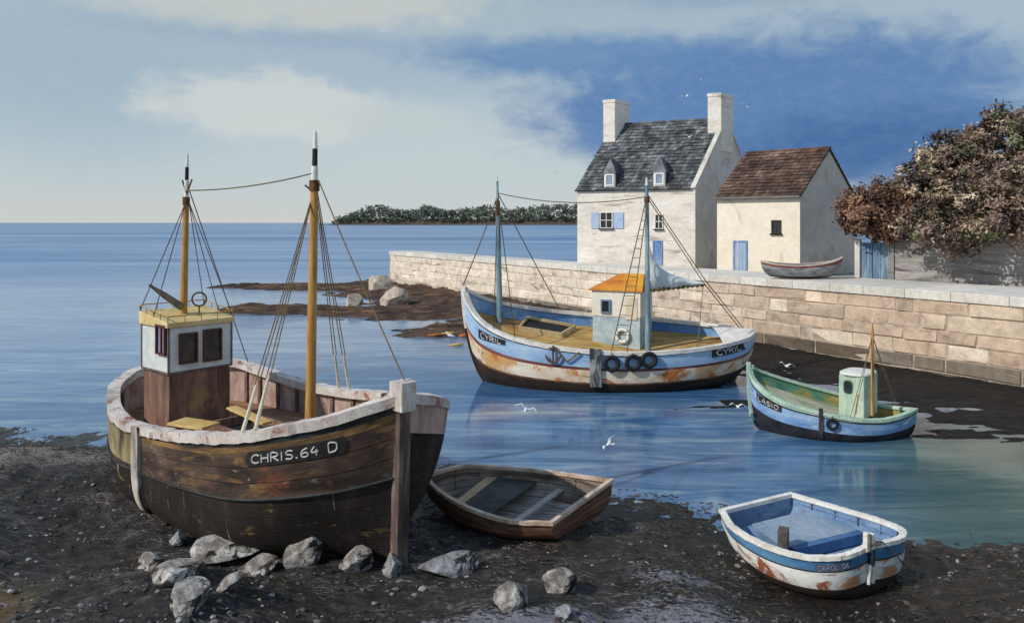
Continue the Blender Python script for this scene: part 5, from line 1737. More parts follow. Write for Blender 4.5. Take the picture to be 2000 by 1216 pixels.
# ---- the small green and blue boat on the right
def build_green_boat():
    near = [G(13.7, 26, 799), G(13.1, 25.5, 809), G(12.2, 25.2, 820), G(11.2, 25.1, 819), G(10.2, 25.3, 806), G(9.3, 25.8, 789), G(8.75, 26.3, 768), G(8.4, 26.75, 741), G(8.3, 26.95, 714)]
    far = [G(13.7, 26, 799), G(13.4, 26.6, 795), G(12.9, 27.1, 788), G(11.8, 27.4, 770), G(10.6, 27.4, 753), G(9.5, 27.3, 736), G(8.7, 27.15, 722), G(8.3, 26.95, 714)]
    keel = [(13.3, 26, -.05), (12, 26.2, -.25), (10, 26.4, -.25), (8.9, 26.75, -.15), (8.5, 26.85, .1)]
    h = Hull(near, far, keel, e=(.8, .5, 1.1), n=60)
    t = thing('fishing_boat', 'small blue hulled boat with pale green cabin lying by the dark mud below the quay', 'fishing boat', (11, 26.2, 0))
    blue = mat('skiff_blue', [(0.3, (0.10, 0.21, 0.45, 1)), (0.5, (0.19, 0.33, 0.58, 1)), (0.7, (0.40, 0.52, 0.66, 1))], scale=1.2, stretch=(.7, 2.5, 1), coord='UV', rough=.6, bump=.3, rust=[((.50, .58, .62, 1), 1.3, .64, .72, (.8, 2, 1))])
    green = mat('pale_green_paint', [(0.3, (0.27, 0.43, 0.34, 1)), (0.5, (0.42, 0.57, 0.46, 1)), (0.7, (0.58, 0.68, 0.58, 1))], scale=1.6, rough=.65, bump=.3, rust=[((.22, .2, .13, 1), 1.6, .67, .75, (1, 1, 1))])
    dark = two('skiff_dark', (0.012, 0.013, 0.018, 1), (0.035, 0.036, 0.045, 1), scale=2, rough=.6)
    rows, mis = rows_mis([(.90, 1, 1), (.86, 2, 1), (.50, 0, 6), (0, 2, 7)])
    h.shell(rows, mis).build('hull', [blue, green, dark], t, smooth=True)
    h.rail(.04, .13, .04, .06, wob=.01).build('rail', green, t)
    vf = lambda side, i: 1 - .42 / (h.g[side][i][2] - h.k[i][2])
    inn = mat('green_inside', [(0.3, (0.05, 0.17, 0.12, 1)), (0.48, (0.11, 0.26, 0.19, 1)), (0.6, (0.34, 0.27, 0.08, 1)), (0.72, (0.44, 0.36, 0.14, 1))], scale=.9, stretch=(1, 1, 2), rough=.75, bump=.3)
    bw = h.inner(0, vf, inset=.07)
    b2 = h.inner(1, vf, inset=.07)
    bw.add(b2.v, b2.f)
    bw.build('bulwark', inn, t, smooth=True)
    h.deck(vf).build('deck', mat('green_boat_deck', [(0.3, (0.20, 0.24, 0.15, 1)), (0.5, (0.40, 0.40, 0.30, 1)), (0.7, (0.52, 0.52, 0.44, 1))], scale=1.2, stretch=(.7, 3, 1), coord='UV', rough=.8, bump=.3, seams=(1, 6.0, .07, .5)), t)
    pr = [Vector(h.sec(0, h.n - 1, v)) for v in np.linspace(.1, 1.06, 8)]
    st = MB()
    rings = [[p + Vector((.06, -.06, 0)), p + Vector((-.06, -.06, 0)), p + Vector((-.06, .06, 0)), p + Vector((.06, .06, 0)), p + Vector((.06, -.06, 0))] for p in pr]
    st.grid(rings)
    st.add(rings[-1][:4], [(0, 1, 2, 3)])
    st.build('stem', green, t)
    board(h, 0, [(1478, 766), (1528, 791), (1526, 805), (1480, 781)], 'LASIO', M_BOARD, M_LETTER, t, .015, .013, (.07, .2), False)
    # cabin, corner on
    C = (11.9, 25.95)
    r, l = (.71, .71), (-.71, .71)
    R, Lv = Vector((*r, 0)), Vector((*l, 0))
    WR, WL, Z1 = 1.25, .86, 1.98
    cab = mat('cabin_green', [(0.3, (0.30, 0.44, 0.35, 1)), (0.5, (0.44, 0.57, 0.46, 1)), (0.7, (0.58, 0.66, 0.57, 1))], scale=1.3, stretch=(1, 1, .5), rough=.65, bump=.3, rust=[((.22, .25, .16, 1), 1.2, .66, .76, (1, 1, .6))])
    wo = cabin_box(C, r, WR, l, WL, .55, Z1).build('cabin', cab, t, bevel=.05)
    cc = Vector((*C, 0)) + R * WR / 2 + Lv * WL / 2
    rf = MB()
    ring = []
    for k in range(28):
        a = 2 * math.pi * k / 28
        ca, sa = math.cos(a), math.sin(a)
        ex = math.copysign(abs(ca) ** .6, ca) * (WR / 2 + .06)
        ey = math.copysign(abs(sa) ** .6, sa) * (WL / 2 + .06)
        ring.append(cc + R * ex + Lv * ey)
    cen = cc
    lv = [(1.0, Z1 - .01), (1.03, Z1 + .03), (.98, Z1 + .075), (.6, Z1 + .11), (.05, Z1 + .12)]
    rf.grid([[cen + (p - cen) * s_ + UPV * z for p in ring + ring[:1]] for s_, z in lv])
    rf.build('cabin_roof', M_CREAMTIP, wo, smooth=True)
    nF = -R
    base = Vector((*C, 0)) + Lv * WL * .62
    def rounded(w, hh, m, name, off, par):
        pts = []
        for k in range(20):
            a = 2 * math.pi * k / 20
            ca, sa = math.cos(a), math.sin(a)
            pts.append(base + Lv * math.copysign(abs(ca) ** .5, ca) * w / 2 + UPV * (1.58 + math.copysign(abs(sa) ** .6, sa) * hh / 2) + nF * off)
        return MB().prism(pts, -nF * .05).build(name, m, par)
    fr = rounded(.31, .46, two('frame_dark_green', (.04, .07, .055, 1), (.1, .14, .1, 1), scale=3), 'window', .02, wo)
    rounded(.23, .38, M_PANE, 'pane', .027, fr)
    fb = (12.08, 25.72)
    mast(t, (*fb, .75), P(1704, 618, 25.72), .065, M_MAST, [(.10, M_MAST, 'topmast', .6, .3), (.06, M_CREAMTIP, 'mast_tip', .4, .2)])
    mh = P(1704, 655, 25.72)
    def rail_at(side, px):
        g = h.g[side]
        i = int(np.argmin([abs(proj(p)[0] - px) for p in g]))
        return Vector(g[i]) + UPV * .05
    rope(t, mh, rail_at(0, 1660), .012, M_ROPE)
    rope(t, mh, rail_at(0, 1671), .012, M_ROPE)
    rope(t, mh, rail_at(1, 1752), .012, M_ROPE)
    rope(t, mh, rail_at(1, 1745), .010, M_ROPE)
    a, v = h.find(0, 1600, 812)
    h.strip(0, a, .3, 1.12, .11, .05).build('rubbing_post', M_DARKWOOD, t)
    a, v = h.find(0, 1622, 827)
    n = h.normal(0, a, v)
    c_ = h.pt(0, a, v) + n * .06
    tt = thing('tyre', 'single small black tyre hanging on the blue hull of the green cabin boat', 'tyre', c_)
    MB().torus(c_, Vector((n.x, n.y, n.z * .4)), .15, .05, 26, 9).build('rubber_ring', M_TYRE, tt, smooth=True)
    MB().tube([c_ + UPV * .14, h.pt(0, a, 1.0) + n * .05], .012, 5).build('lanyard', M_DARKROPE, tt, smooth=True)
    wb = MB().tube([P(1671, 808, 25.5), P(1676, 770, 25.7)], .03, 6)
    wb.build('boat_hook', M_MAST, t, smooth=True)
build_green_boat()

def thwart(h, a0, a1, v, th, m, parent, name, drop=0.0, q0=0.0, q1=1.0, inset=.05):
    i0, i1 = int(a0 * (h.n - 1)), int(a1 * (h.n - 1))
    A, B = Vector(h.inner_pt(0, i0, v=v, inset=inset)), Vector(h.inner_pt(0, i1, v=v, inset=inset))
    D_, C_ = Vector(h.inner_pt(1, i0, v=v, inset=inset)), Vector(h.inner_pt(1, i1, v=v, inset=inset))
    pts = [A.lerp(D_, q0), B.lerp(C_, q0), B.lerp(C_, q1), A.lerp(D_, q1)]
    return MB().prism([p - UPV * drop for p in pts], -UPV * th).build(name, m, parent, bevel=.006)

# ---- brown rowing dinghy on the shingle
def build_brown_dinghy():
    near = [G(.84, 16.2, 1021), G(0, 16.25, 1017), G(-.65, 16.6, 1002), G(-1.3, 17.2, 978), G(-1.8, 17.9, 952), G(-2.15, 18.7, 928)]
    far = [G(2.37, 18.2, 937), G(1.5, 18.9, 926), G(.5, 19.3, 916), G(-.5, 19.5, 910), G(-1.3, 19.4, 909), G(-2.15, 18.7, 928)]
    keel = [(1.45, 17.25, .36), (0, 17.7, .26), (-1.3, 18.3, .32), (-1.85, 18.55, .42)]
    h = Hull(near, far, keel, e=(.62, .6, 1.1), n=56)
    t = thing('rowing_boat', 'old brown wooden dinghy with dark seat plank, beached beside the big brown trawler', 'rowing boat', (0, 17.6, .3))
    out = mat('dinghy_brown', [(0.3, (0.050, 0.030, 0.024, 1)), (0.48, (0.13, 0.070, 0.048, 1)), (0.62, (0.22, 0.105, 0.065, 1)), (0.76, (0.36, 0.25, 0.16, 1))], scale=1.5, stretch=(.8, 4, 1), coord='UV', rough=.8, bump=.5, bscale=10, seams=(1, 5.0, .06, .7),
              rust=[((.27, .07, .04, 1), 1.3, .62, .72, (.9, 3, 1))])
    rim = mat('dinghy_rim', [(0.35, (0.42, 0.28, 0.20, 1)), (0.55, (0.60, 0.47, 0.38, 1)), (0.7, (0.66, 0.58, 0.52, 1))], scale=2, rough=.75, bump=.4)
    ins = mat('dinghy_inside', [(0.28, (0.10, 0.08, 0.07, 1)), (0.42, (0.27, 0.23, 0.205, 1)), (0.56, (0.44, 0.41, 0.38, 1)), (0.72, (0.56, 0.53, 0.50, 1))], scale=1.4, stretch=(.5, 4, 1), coord='UV', rough=.85, bump=.5, bscale=9, seams=(1, 5.0, .07, .8))
    rows, mis = rows_mis([(0, 0, 12)])
    h.shell(rows, mis).build('hull', [out], t, smooth=True)
    h.rail(.035, .075, .025, .05, wob=.012).build('gunwale', rim, t)
    vf = lambda side, i: .17
    bw = h.inner(0, vf, inset=.045, rows=9)
    for x in (h.inner(1, vf, inset=.045, rows=9), h.inner_transom(vf, inset=.05)):
        bw.add(x.v, x.f)
    ins2 = mat('dinghy_sides', [(0.28, (0.06, 0.042, 0.035, 1)), (0.45, (0.17, 0.125, 0.10, 1)), (0.6, (0.32, 0.27, 0.235, 1)), (0.75, (0.46, 0.42, 0.385, 1))], scale=1.2, stretch=(.6, .6, 3.5), rough=.85, bump=.5, bscale=9, seams=(2, 7.0, .07, .8))
    bw.build('inner_planking', ins2, t, smooth=True)
    h.deck(vf, inset=.04).build('floor_boards', ins, t)
    dk = mat('dark_seat', [(0.35, (0.035, 0.034, 0.034, 1)), (0.65, (0.085, 0.082, 0.08, 1))], scale=1.5, rough=.75, bump=.35)
    beam = mat('light_beam', [(0.35, (0.42, 0.27, 0.15, 1)), (0.65, (0.58, 0.42, 0.27, 1))], scale=2, rough=.75, bump=.35)
    thwart(h, .40, .60, .66, .05, dk, t, 'seat')
    thwart(h, .615, .665, .68, .07, beam, t, 'seat_beam')
    thwart(h, .27, .30, .52, .05, mat('grey_beam', [(0.35, (0.34, 0.31, 0.29, 1)), (0.65, (0.50, 0.47, 0.45, 1))], scale=2, rough=.8, bump=.3), t, 'rear_beam')
    for a in (.2, .36, .52, .7, .82):
        for side in (0, 1):
            i = int(a * (h.n - 1))
            pts = [Vector(h.inner_pt(side, i, v=v, inset=.055)) for v in np.linspace(.2, .97, 7)]
            MB().tube(pts, .02, 5).build('rib', ins2, t, smooth=True)
build_brown_dinghy()

# ---- blue and white dinghy at the right
def build_blue_dinghy():
    near = [G(4.57, 16.8, 997), G(4.58, 15.9, 1031), G(4.98, 15.0, 1067), G(5.6, 14.5, 1088), G(6.25, 14.4, 1085), G(6.85, 14.7, 1066)]
    far = [G(6.5, 17.9, 964), G(7.2, 17.2, 988), G(7.8, 16.5, 1012), G(8.03, 15.85, 1032), G(7.75, 15.2, 1048), G(7.3, 14.85, 1059), G(6.85, 14.7, 1066)]
    keel = [(5.6, 17.1, .30), (6.0, 16.2, -.03), (6.4, 15.4, -.08), (6.66, 14.9, -.05)]
    h = Hull(near, far, keel, e=(.6, .5, .62), n=60)
    t = thing('rowing_boat', 'blunt blue and white dinghy with rusty stains, beached alone at the right', 'rowing boat', (6.2, 15.8, .1))
    white = mat('dinghy_white', [(0.3, (0.56, 0.60, 0.60, 1)), (0.5, (0.72, 0.74, 0.73, 1)), (0.7, (0.82, 0.81, 0.77, 1))], scale=1.2, stretch=(1, 2, 1), coord='UV', rough=.6, bump=.35, fine=.1,
                rust=[((0.46, 0.24, 0.13, 1), 1.2, .54, .63, (1, 1.4, 1)), ((0.28, 0.085, 0.04, 1), 2.0, .57, .65, (1.0, 1.3, 1)), ((.14, .055, .035, 1), 2.2, .70, .76, (1, 2, 1))])
    blue = mat('dinghy_blue', [(0.3, (0.035, 0.12, 0.24, 1)), (0.5, (0.065, 0.19, 0.36, 1)), (0.7, (0.13, 0.27, 0.44, 1))], scale=1.2, stretch=(1, 3, 1), coord='UV', rough=.6, bump=.3, rust=[((.16, .07, .05, 1), 1.6, .69, .76, (1.2, 3, 1))])
    dark = mat('dinghy_bottom', [(0.35, (0.022, 0.016, 0.014, 1)), (0.65, (0.055, 0.038, 0.032, 1))], scale=1.2, coord='UV', rough=.75, bump=.4)
    trim = mat('dinghy_trim', [(0.3, (0.60, 0.56, 0.50, 1)), (0.55, (0.80, 0.78, 0.73, 1))], scale=2.2, rough=.6, bump=.3, rust=[((.22, .09, .05, 1), 1.9, .67, .73, (1, 1, 1))])
    rows, mis = rows_mis([(.75, 0, 5), (.72, 2, 1), (.38, 1, 8), (0, 2, 8)])
    h.shell(rows, mis).build('hull', [blue, white, dark], t, smooth=True)
    h.rail(.04, .085, .035, .045, wob=.014).build('gunwale', trim, t)
    vf = lambda side, i: .30
    ins = mat('inside_blue', [(0.3, (0.085, 0.16, 0.29, 1)), (0.5, (0.16, 0.26, 0.43, 1)), (0.7, (0.27, 0.37, 0.52, 1))], scale=1.3, stretch=(1, 1, 2.5), rough=.65, bump=.3, rust=[((.10, .09, .10, 1), 1.3, .66, .76, (1, 1, 3))])
    floor = mat('floor_blue', [(0.3, (0.10, 0.19, 0.34, 1)), (0.5, (0.17, 0.29, 0.47, 1)), (0.7, (0.30, 0.42, 0.56, 1))], scale=1.3, rough=.6, bump=.3)
    bw = h.inner(0, vf, inset=.05, rows=8)
    for x in (h.inner(1, vf, inset=.05, rows=8), h.inner_transom(vf, inset=.05)):
        bw.add(x.v, x.f)
    bw.build('inner_planking', ins, t, smooth=True)
    h.deck(vf, inset=.045).build('floor_boards', floor, t)
    sb = mat('bench_pale_blue', [(0.3, (0.17, 0.26, 0.37, 1)), (0.6, (0.29, 0.37, 0.46, 1))], scale=1.2, rough=.65, bump=.3)
    thwart(h, .10, .36, .60, .05, sb, t, 'stern_bench', q0=.30)
    thwart(h, .36, .40, .60, .22, mat('bench_edge_blue', [(0.35, (0.045, 0.12, 0.27, 1)), (0.65, (0.09, 0.19, 0.36, 1))], scale=1.2, rough=.6), t, 'bench_riser', drop=.01, q0=.34)
    thwart(h, .22, .40, .52, .04, sb, t, 'side_bench', q1=.22)
    # centre post
    c_ = P(1530, 1078, 15.75)
    pm = MB()
    ex, ey = Vector((.9, -.42, 0)), Vector((.42, .9, 0))
    pm.box(c_ + UPV * .16, ex * .10, ey * .17, UPV * .32)
    po = pm.build('engine_box', two('engine_box_brown', (.05, .04, .035, 1), (.13, .12, .115, 1), scale=2, rough=.7, bump=.3), t, bevel=.012)
    # ribs under the rail
    for a in (.12, .24, .36, .48, .60, .72):
        i = int(a * (h.n - 1))
        pts = [Vector(h.inner_pt(1, i, v=v, inset=.07)) for v in np.linspace(.72, .96, 4)]
        MB().tube(pts, .018, 5).build('rib', M_FASTIRON if int(a * 100) % 24 else ins, t, smooth=True)
    for v in (.62, .80):
        pts = [Vector(h.inner_pt(1, i, v=v, inset=.065)) for i in range(4, 50)]
        MB().tube(pts, .014, 5).build('stringer', ins, t, smooth=True)
    board(h, 0, [(1590, 1102), (1662, 1093), (1663, 1108), (1591, 1116)], 'CAROL 56', two('board_dull_blue', (.045, .085, .14, 1), (.065, .11, .17, 1), scale=2), two('letter_grey_violet', (.20, .19, .25, 1), (.28, .27, .33, 1), scale=6), t, .008, .007, (.06, .2), False)
    # stem timbers and lashings
    bt = Vector(h.g[0][-1])
    fw = Vector((.46, -.887, 0))
    sd = Vector((.887, .46, 0))
    for off, z0, z1 in ((-.13, -.06, .30), (0.0, -.1, .26), (.15, -.04, .12)):
        MB().box(bt + sd * off + fw * .03 + UPV * (z0 + z1) / 2, sd * .05, fw * .05, UPV * (z1 - z0) / 2).build('stem_timber', trim, t, bevel=.015)
    for off in (-.05, .07):
        pts = [Vector(h.sec(0, h.n - 1, v)) + sd * off + fw * .03 for v in np.linspace(.34, .70, 6)]
        MB().tube(pts, [.042] * 6, 8).build('stem_timber', trim, t, smooth=True)
    pts = [Vector(h.sec(0, h.n - 1, v)) + fw * .035 for v in np.linspace(.68, .97, 5)]
    MB().tube(pts, .065, 8).build('stem_band', two('stem_band_dark', (.012, .018, .028, 1), (.03, .045, .06, 1), scale=4), t, smooth=True)
    rp = thing('mooring_rope', 'thin brown mooring rope trailing from the blue dinghy bow to the mud', 'rope', bt)
    e = ground_at(1772, 1108)
    a = bt + sd * .16 + UPV * .10
    MB().tube(smoothpath([bt - sd * .1 + fw * .08 + UPV * .02, a + fw * .08, P(1737, 1070, 14.8), P(1758, 1092, 14.9), e + UPV * .015], 24), .012, 6).build('rope_strand', M_DARKROPE, rp, smooth=True)
    MB().torus(bt + sd * .02 + fw * .03 + UPV * .09, UPV, .15, .014, 20, 6).build('lashing', M_DARKROPE, rp, smooth=True)
build_blue_dinghy()

# ---- grey rowing boat on the quay
def build_quay_boat():
    D = 44.0
    base = P(1565, 543, D)
    k = D / F
    def pt(px, d, z):
        return Vector(((px - 1000) * d / F, d, z))
    zq = QZ
    near = [pt(1646, 43.9, zq + 1.22), pt(1630, 43.5, zq + 1.02), pt(1600, 43.3, zq + .86), pt(1560, 43.3, zq + .78), pt(1520, 43.5, zq + .84), pt(1498, 43.8, zq + .94), pt(1486, 44.1, zq + 1.02)]
    far = [pt(1646, 43.9, zq + 1.22), pt(1632, 44.5, zq + 1.04), pt(1600, 44.9, zq + .88), pt(1560, 45.0, zq + .80), pt(1520, 44.8, zq + .86), pt(1498, 44.4, zq + .95), pt(1486, 44.1, zq + 1.02)]
    keel = [pt(1610, 43.95, zq + .08), pt(1590, 44.1, zq + .03), pt(1550, 44.1, zq + .03), pt(1515, 44.1, zq + .08)]
    h = Hull(near, far, keel, e=(.95, .6, .95), n=50)
    t = thing('rowing_boat', 'grey rowing boat with red rim standing on the quay before the cream house', 'rowing boat', (base.x, base.y, zq))
    grey = mat('quay_boat_grey', [(0.3, (0.10, 0.11, 0.12, 1)), (0.5, (0.24, 0.25, 0.27, 1)), (0.7, (0.40, 0.41, 0.42, 1))], scale=1.6, rough=.75, bump=.4, coord='UV', stretch=(1, 2, 1))
    red = two('quay_boat_red', (.16, .055, .04, 1), (.28, .11, .075, 1), scale=3, rough=.7)
    rows, mis = rows_mis([(.80, 1, 2), (.16, 0, 7), (0, 2, 3)])
    h.shell(rows, mis).build('hull', [grey, red, M_DARKWOOD], t, smooth=True)
    h.rail(.03, .08, .03, .04).build('gunwale', two('quay_boat_rim', (.5, .42, .38, 1), (.66, .6, .56, 1), scale=4), t)
    vf = lambda side, i: .3
    bw = h.inner(0, vf, inset=.05)
    b2 = h.inner(1, vf, inset=.05)
    bw.add(b2.v, b2.f)
    bw.build('inner_planking', grey, t, smooth=True)
    h.deck(vf).build('floor_boards', grey, t)
    thwart(h, .45, .53, .72, .04, M_DARKWOOD, t, 'seat')
build_quay_boat()

# ------------------------------------------------------------------ rocks and stones
import bmesh
def stone_mesh(center, sx, sy, sz, seed, name, m, label, group=None, cat='rock', rot=0.0, sub=3):
    rr = random.Random(seed)
    bm = bmesh.new()
    bmesh.ops.create_icosphere(bm, subdivisions=sub, radius=1.0)
    planes = []
    for _ in range(10):
        d = Vector((rr.gauss(0, 1), rr.gauss(0, 1), rr.gauss(0, 1))).normalized()
        planes.append((d, rr.uniform(.45, .82)))
    ph = [rr.uniform(0, 50) for _ in range(3)]
    from mathutils import noise as mn
    for v in bm.verts:
        p = v.co.copy()
        for d, k in planes:
            e = p.dot(d) - k
            if e > 0:
                p -= d * e * .985
        nz = mn.fractal(p * 1.7 + Vector(ph), 1.0, 2.0, 4) * .07 + mn.fractal(p * 5 + Vector(ph), 1.0, 2.0, 3) * .045
        v.co = p * (1 + nz)
    ca, sa = math.cos(rot), math.sin(rot)
    tl = rr.uniform(-.5, .5)
    vs = []
    for v in bm.verts:
        x, y, z = v.co.x * sx, v.co.y * sy, v.co.z * sz
        x, z = x * math.cos(tl) - z * math.sin(tl), x * math.sin(tl) + z * math.cos(tl)
        vs.append((center[0] + x * ca - y * sa, center[1] + x * sa + y * ca, center[2] + z))
    mb = MB()
    mb.add(vs, [tuple(v.index for v in f.verts) for f in bm.faces])
    bm.free()
    o = mb.build(name, m, None, loc=center, smooth=True, angle=16)
    return tag(o, label, cat, group)
M_ROCK = mat('grey_stone', [(0.3, (0.07, 0.062, 0.058, 1)), (0.44, (0.22, 0.20, 0.19, 1)), (0.56, (0.42, 0.40, 0.385, 1)), (0.70, (0.66, 0.645, 0.63, 1))], scale=3.0, stretch=(1, 1, 1.6), rough=.8, bump=.9, bscale=14, bdist=.04, fine=.3,
             rust=[((.02, .018, .016, 1), 2.2, .575, .65, (1, 1, 1.3))])
M_ROCKB = mat('blue_grey_stone', [(0.3, (0.10, 0.10, 0.105, 1)), (0.48, (0.24, 0.245, 0.26, 1)), (0.62, (0.36, 0.38, 0.42, 1)), (0.76, (0.52, 0.55, 0.60, 1))], scale=3.0, rough=.75, bump=.9, bscale=14, bdist=.04, fine=.3,
              rust=[((.025, .022, .02, 1), 2.2, .585, .66, (1, 1, 1.3))])
M_ROCKP = mat('pale_rock', [(0.3, (0.30, 0.24, 0.20, 1)), (0.5, (0.50, 0.43, 0.36, 1)), (0.7, (0.66, 0.58, 0.50, 1))], scale=.9, rough=.85, bump=.9, bscale=5, bdist=.08, fine=.25, rust=[((.10, .075, .06, 1), .8, .58, .70, (1, 1, 1))])
STONES = [
 (425, 1106, 120, 62, 0, 'large pale jagged stone leaning under the brown trawler hull'),
 (592, 1112, 92, 70, 0, 'tall light grey stone below the middle of the brown trawler'),
 (497, 1128, 74, 40, 0, 'flat grey stone between the jagged pale stone and the tall light grey stone'),
 (692, 1124, 68, 56, 0, 'square grey stone below the name board end of the trawler'),
 (766, 1126, 56, 46, 1, 'small bluish stone right at the foot of the trawler stem'),
 (872, 1134, 96, 54, 1, 'broad blue grey stone below the bow of the brown dinghy'),
 (1000, 1186, 76, 58, 0, 'wedge shaped dark grey stone on the open beach below the brown dinghy'),
 (1096, 1164, 66, 52, 0, 'lone rounded beige stone right of the wedge shaped stone'),
 (352, 1204, 90, 66, 0, 'bright white patched stone nearest the bottom edge'),
 (325, 1146, 112, 40, 0, 'long low pale stone slab just above the white patched stone'),
 (440, 1158, 56, 26, 0, 'small flat sliver of stone right of the long low slab'),
 (342, 1066, 40, 30, 1, 'little pale stone against the trawler hull, high above the slab'),
 (285, 1118, 62, 36, 0, 'dull brown grey stone at the left end of the stone row'),
 (1100, 1213, 46, 30, 1, 'small bluish stone in the silt patch at the bottom'),
]
for k, (px, py, w, hh, kind, lbl) in enumerate(STONES):
    g = ground_at(px, py - 4)
    s = g.y / F
    stone_mesh((g.x, g.y + w * s * .35, g.z + hh * s * .16), w * s * .66, w * s * .50, hh * s * .62, 40 + k, 'stone', M_ROCKB if kind else M_ROCK, lbl, 'pale stones on the dark beach', 'stone', rot=k * 1.3)
for k, (px, py, D, w, hh, lbl) in enumerate((
    (743, 552, 80, 50, 44, 'rounded pale boulder leaning on the end of the quay wall'),
    (768, 584, 66, 62, 42, 'largest boulder, split and yellowish, in front of the quay end'),
    (690, 590, 65, 40, 40, 'upright pinkish boulder standing apart on the mud spit'))):
    s = D / F
    p = P(px, py, D)
    stone_mesh((p.x, p.y, max(p.z - .1, .4)), w * s * .58, w * s * .5, hh * s * .62, 80 + k, 'boulder', M_ROCKP, lbl, 'boulders at the quay end', 'boulder', rot=k)

def build_pebbles():
    rr = random.Random(6)
    mb = MB()
    octa = [(1, 0, 0), (0, 1, 0), (-1, 0, 0), (0, -1, 0), (0, 0, 1), (.6, .6, .55), (-.6, .5, .6), (-.5, -.6, .5), (.55, -.6, .6)]
    fc = [(0, 5, 8), (0, 1, 5), (1, 6, 5), (1, 2, 6), (2, 7, 6), (2, 3, 7), (3, 8, 7), (3, 0, 8), (5, 6, 4), (6, 7, 4), (7, 8, 4), (8, 5, 4)]
    xs, ys = [], []
    while len(xs) < 5200:
        y = rr.uniform(9.5, 24)
        x = rr.uniform(-.70 * y, .70 * y)
        if rr.random() < (11.5 / y) ** 1.5:
            xs.append(x); ys.append(y)
    zs = beach_z(np.array(xs), np.array(ys))
    dens = fbm(np.array(xs) * .5, np.array(ys) * .9, 4, 77)
    for x, y, z, dn in zip(xs, ys, zs, dens):
        if z < -.02 or dn < .44:
            continue
        s = rr.choice((.016, .022, .03, .045, .07)) * rr.uniform(.7, 1.4)
        a = rr.uniform(0, 6.28)
        ca, sa = math.cos(a), math.sin(a)
        el_ = rr.uniform(.55, 1)
        fl = rr.uniform(.35, .8)
        k = rr.choice((.03, .045, .06, .09, .13, .2, .32))
        tint = (k, k * rr.uniform(.9, 1), k * rr.uniform(.82, 1.05), 1)
        vs = []
        for v in octa:
            X, Y, Z = v[0] * s * rr.uniform(.8, 1.2), v[1] * s * el_, v[2] * s * fl
            vs.append((x + X * ca - Y * sa, y + X * sa + Y * ca, z + Z - s * .1))
        mb.add(vs, fc, 0, tint)
    o = mb.build('pebbles', mat('pebble', [(0.3, (.8, .8, .8, 1)), (0.7, (1.2, 1.2, 1.2, 1))], scale=6, rough=.7, bump=.4, attr=True))
    o['kind'] = 'stuff'
    o['label'] = 'small dark and pale pebbles strewn over the beach'
build_pebbles()

def build_seaweed():
    """wrack left along the tide line and over the wet mud"""
    rr = random.Random(15)
    X = np.array([rr.uniform(-18, 15) for _ in range(26000)])
    Y = np.array([rr.uniform(10.5, 27) for _ in range(26000)])
    Z = beach_z(X, Y)
    dn = fbm(X * .7, Y * 1.1, 4, 91)
    d2 = fbm(X * .25, Y * .4, 3, 55)
    mb = MB()
    n = 0
    for x, y, z, a, b in zip(X, Y, Z, dn, d2):
        if z < -.04 or n > 5200:
            continue
        tide = math.exp(-((z - .06) / .10) ** 2)
        if a + .22 * tide + .18 * (b - .5) < .60:
            continue
        n += 1
        L = rr.uniform(.05, .20)
        w = rr.uniform(.008, .02)
        th = rr.gauss(0, .7)
        k = rr.uniform(.5, 1.6)
        c_ = rr.choice(((.030, .024, .014), (.020, .017, .012), (.045, .030, .016), (.016, .017, .012), (.06, .042, .024)))
        pts = []
        px, py = x, y
        for i in range(4):
            zz = z + .012 + rr.uniform(-.004, .03)
            pts.append((px, py, zz))
            px += math.cos(th) * L / 3
            py += math.sin(th) * L / 3
            th += rr.gauss(0, .5)
        vs = []
        for i, p in enumerate(pts):
            ww = w * (1, 1.3, 1.1, .3)[i]
            nx, ny = -math.sin(th), math.cos(th)
            vs += [(p[0] - nx * ww, p[1] - ny * ww, p[2]), (p[0] + nx * ww, p[1] + ny * ww, p[2] + ww * .8)]
        mb.add(vs, [(0, 2, 3, 1), (2, 4, 5, 3), (4, 6, 7, 5)], 0, (c_[0] * k, c_[1] * k, c_[2] * k, 1))
    o = mb.build('seaweed', mat('wrack', [(0.3, (.8, .8, .8, 1)), (0.7, (1.2, 1.2, 1.2, 1))], scale=5, rough=.45, bump=.2, attr=True, spec=.4))
    o['kind'] = 'stuff'
    o['label'] = 'dark brown seaweed strewn along the tide line'
build_seaweed()

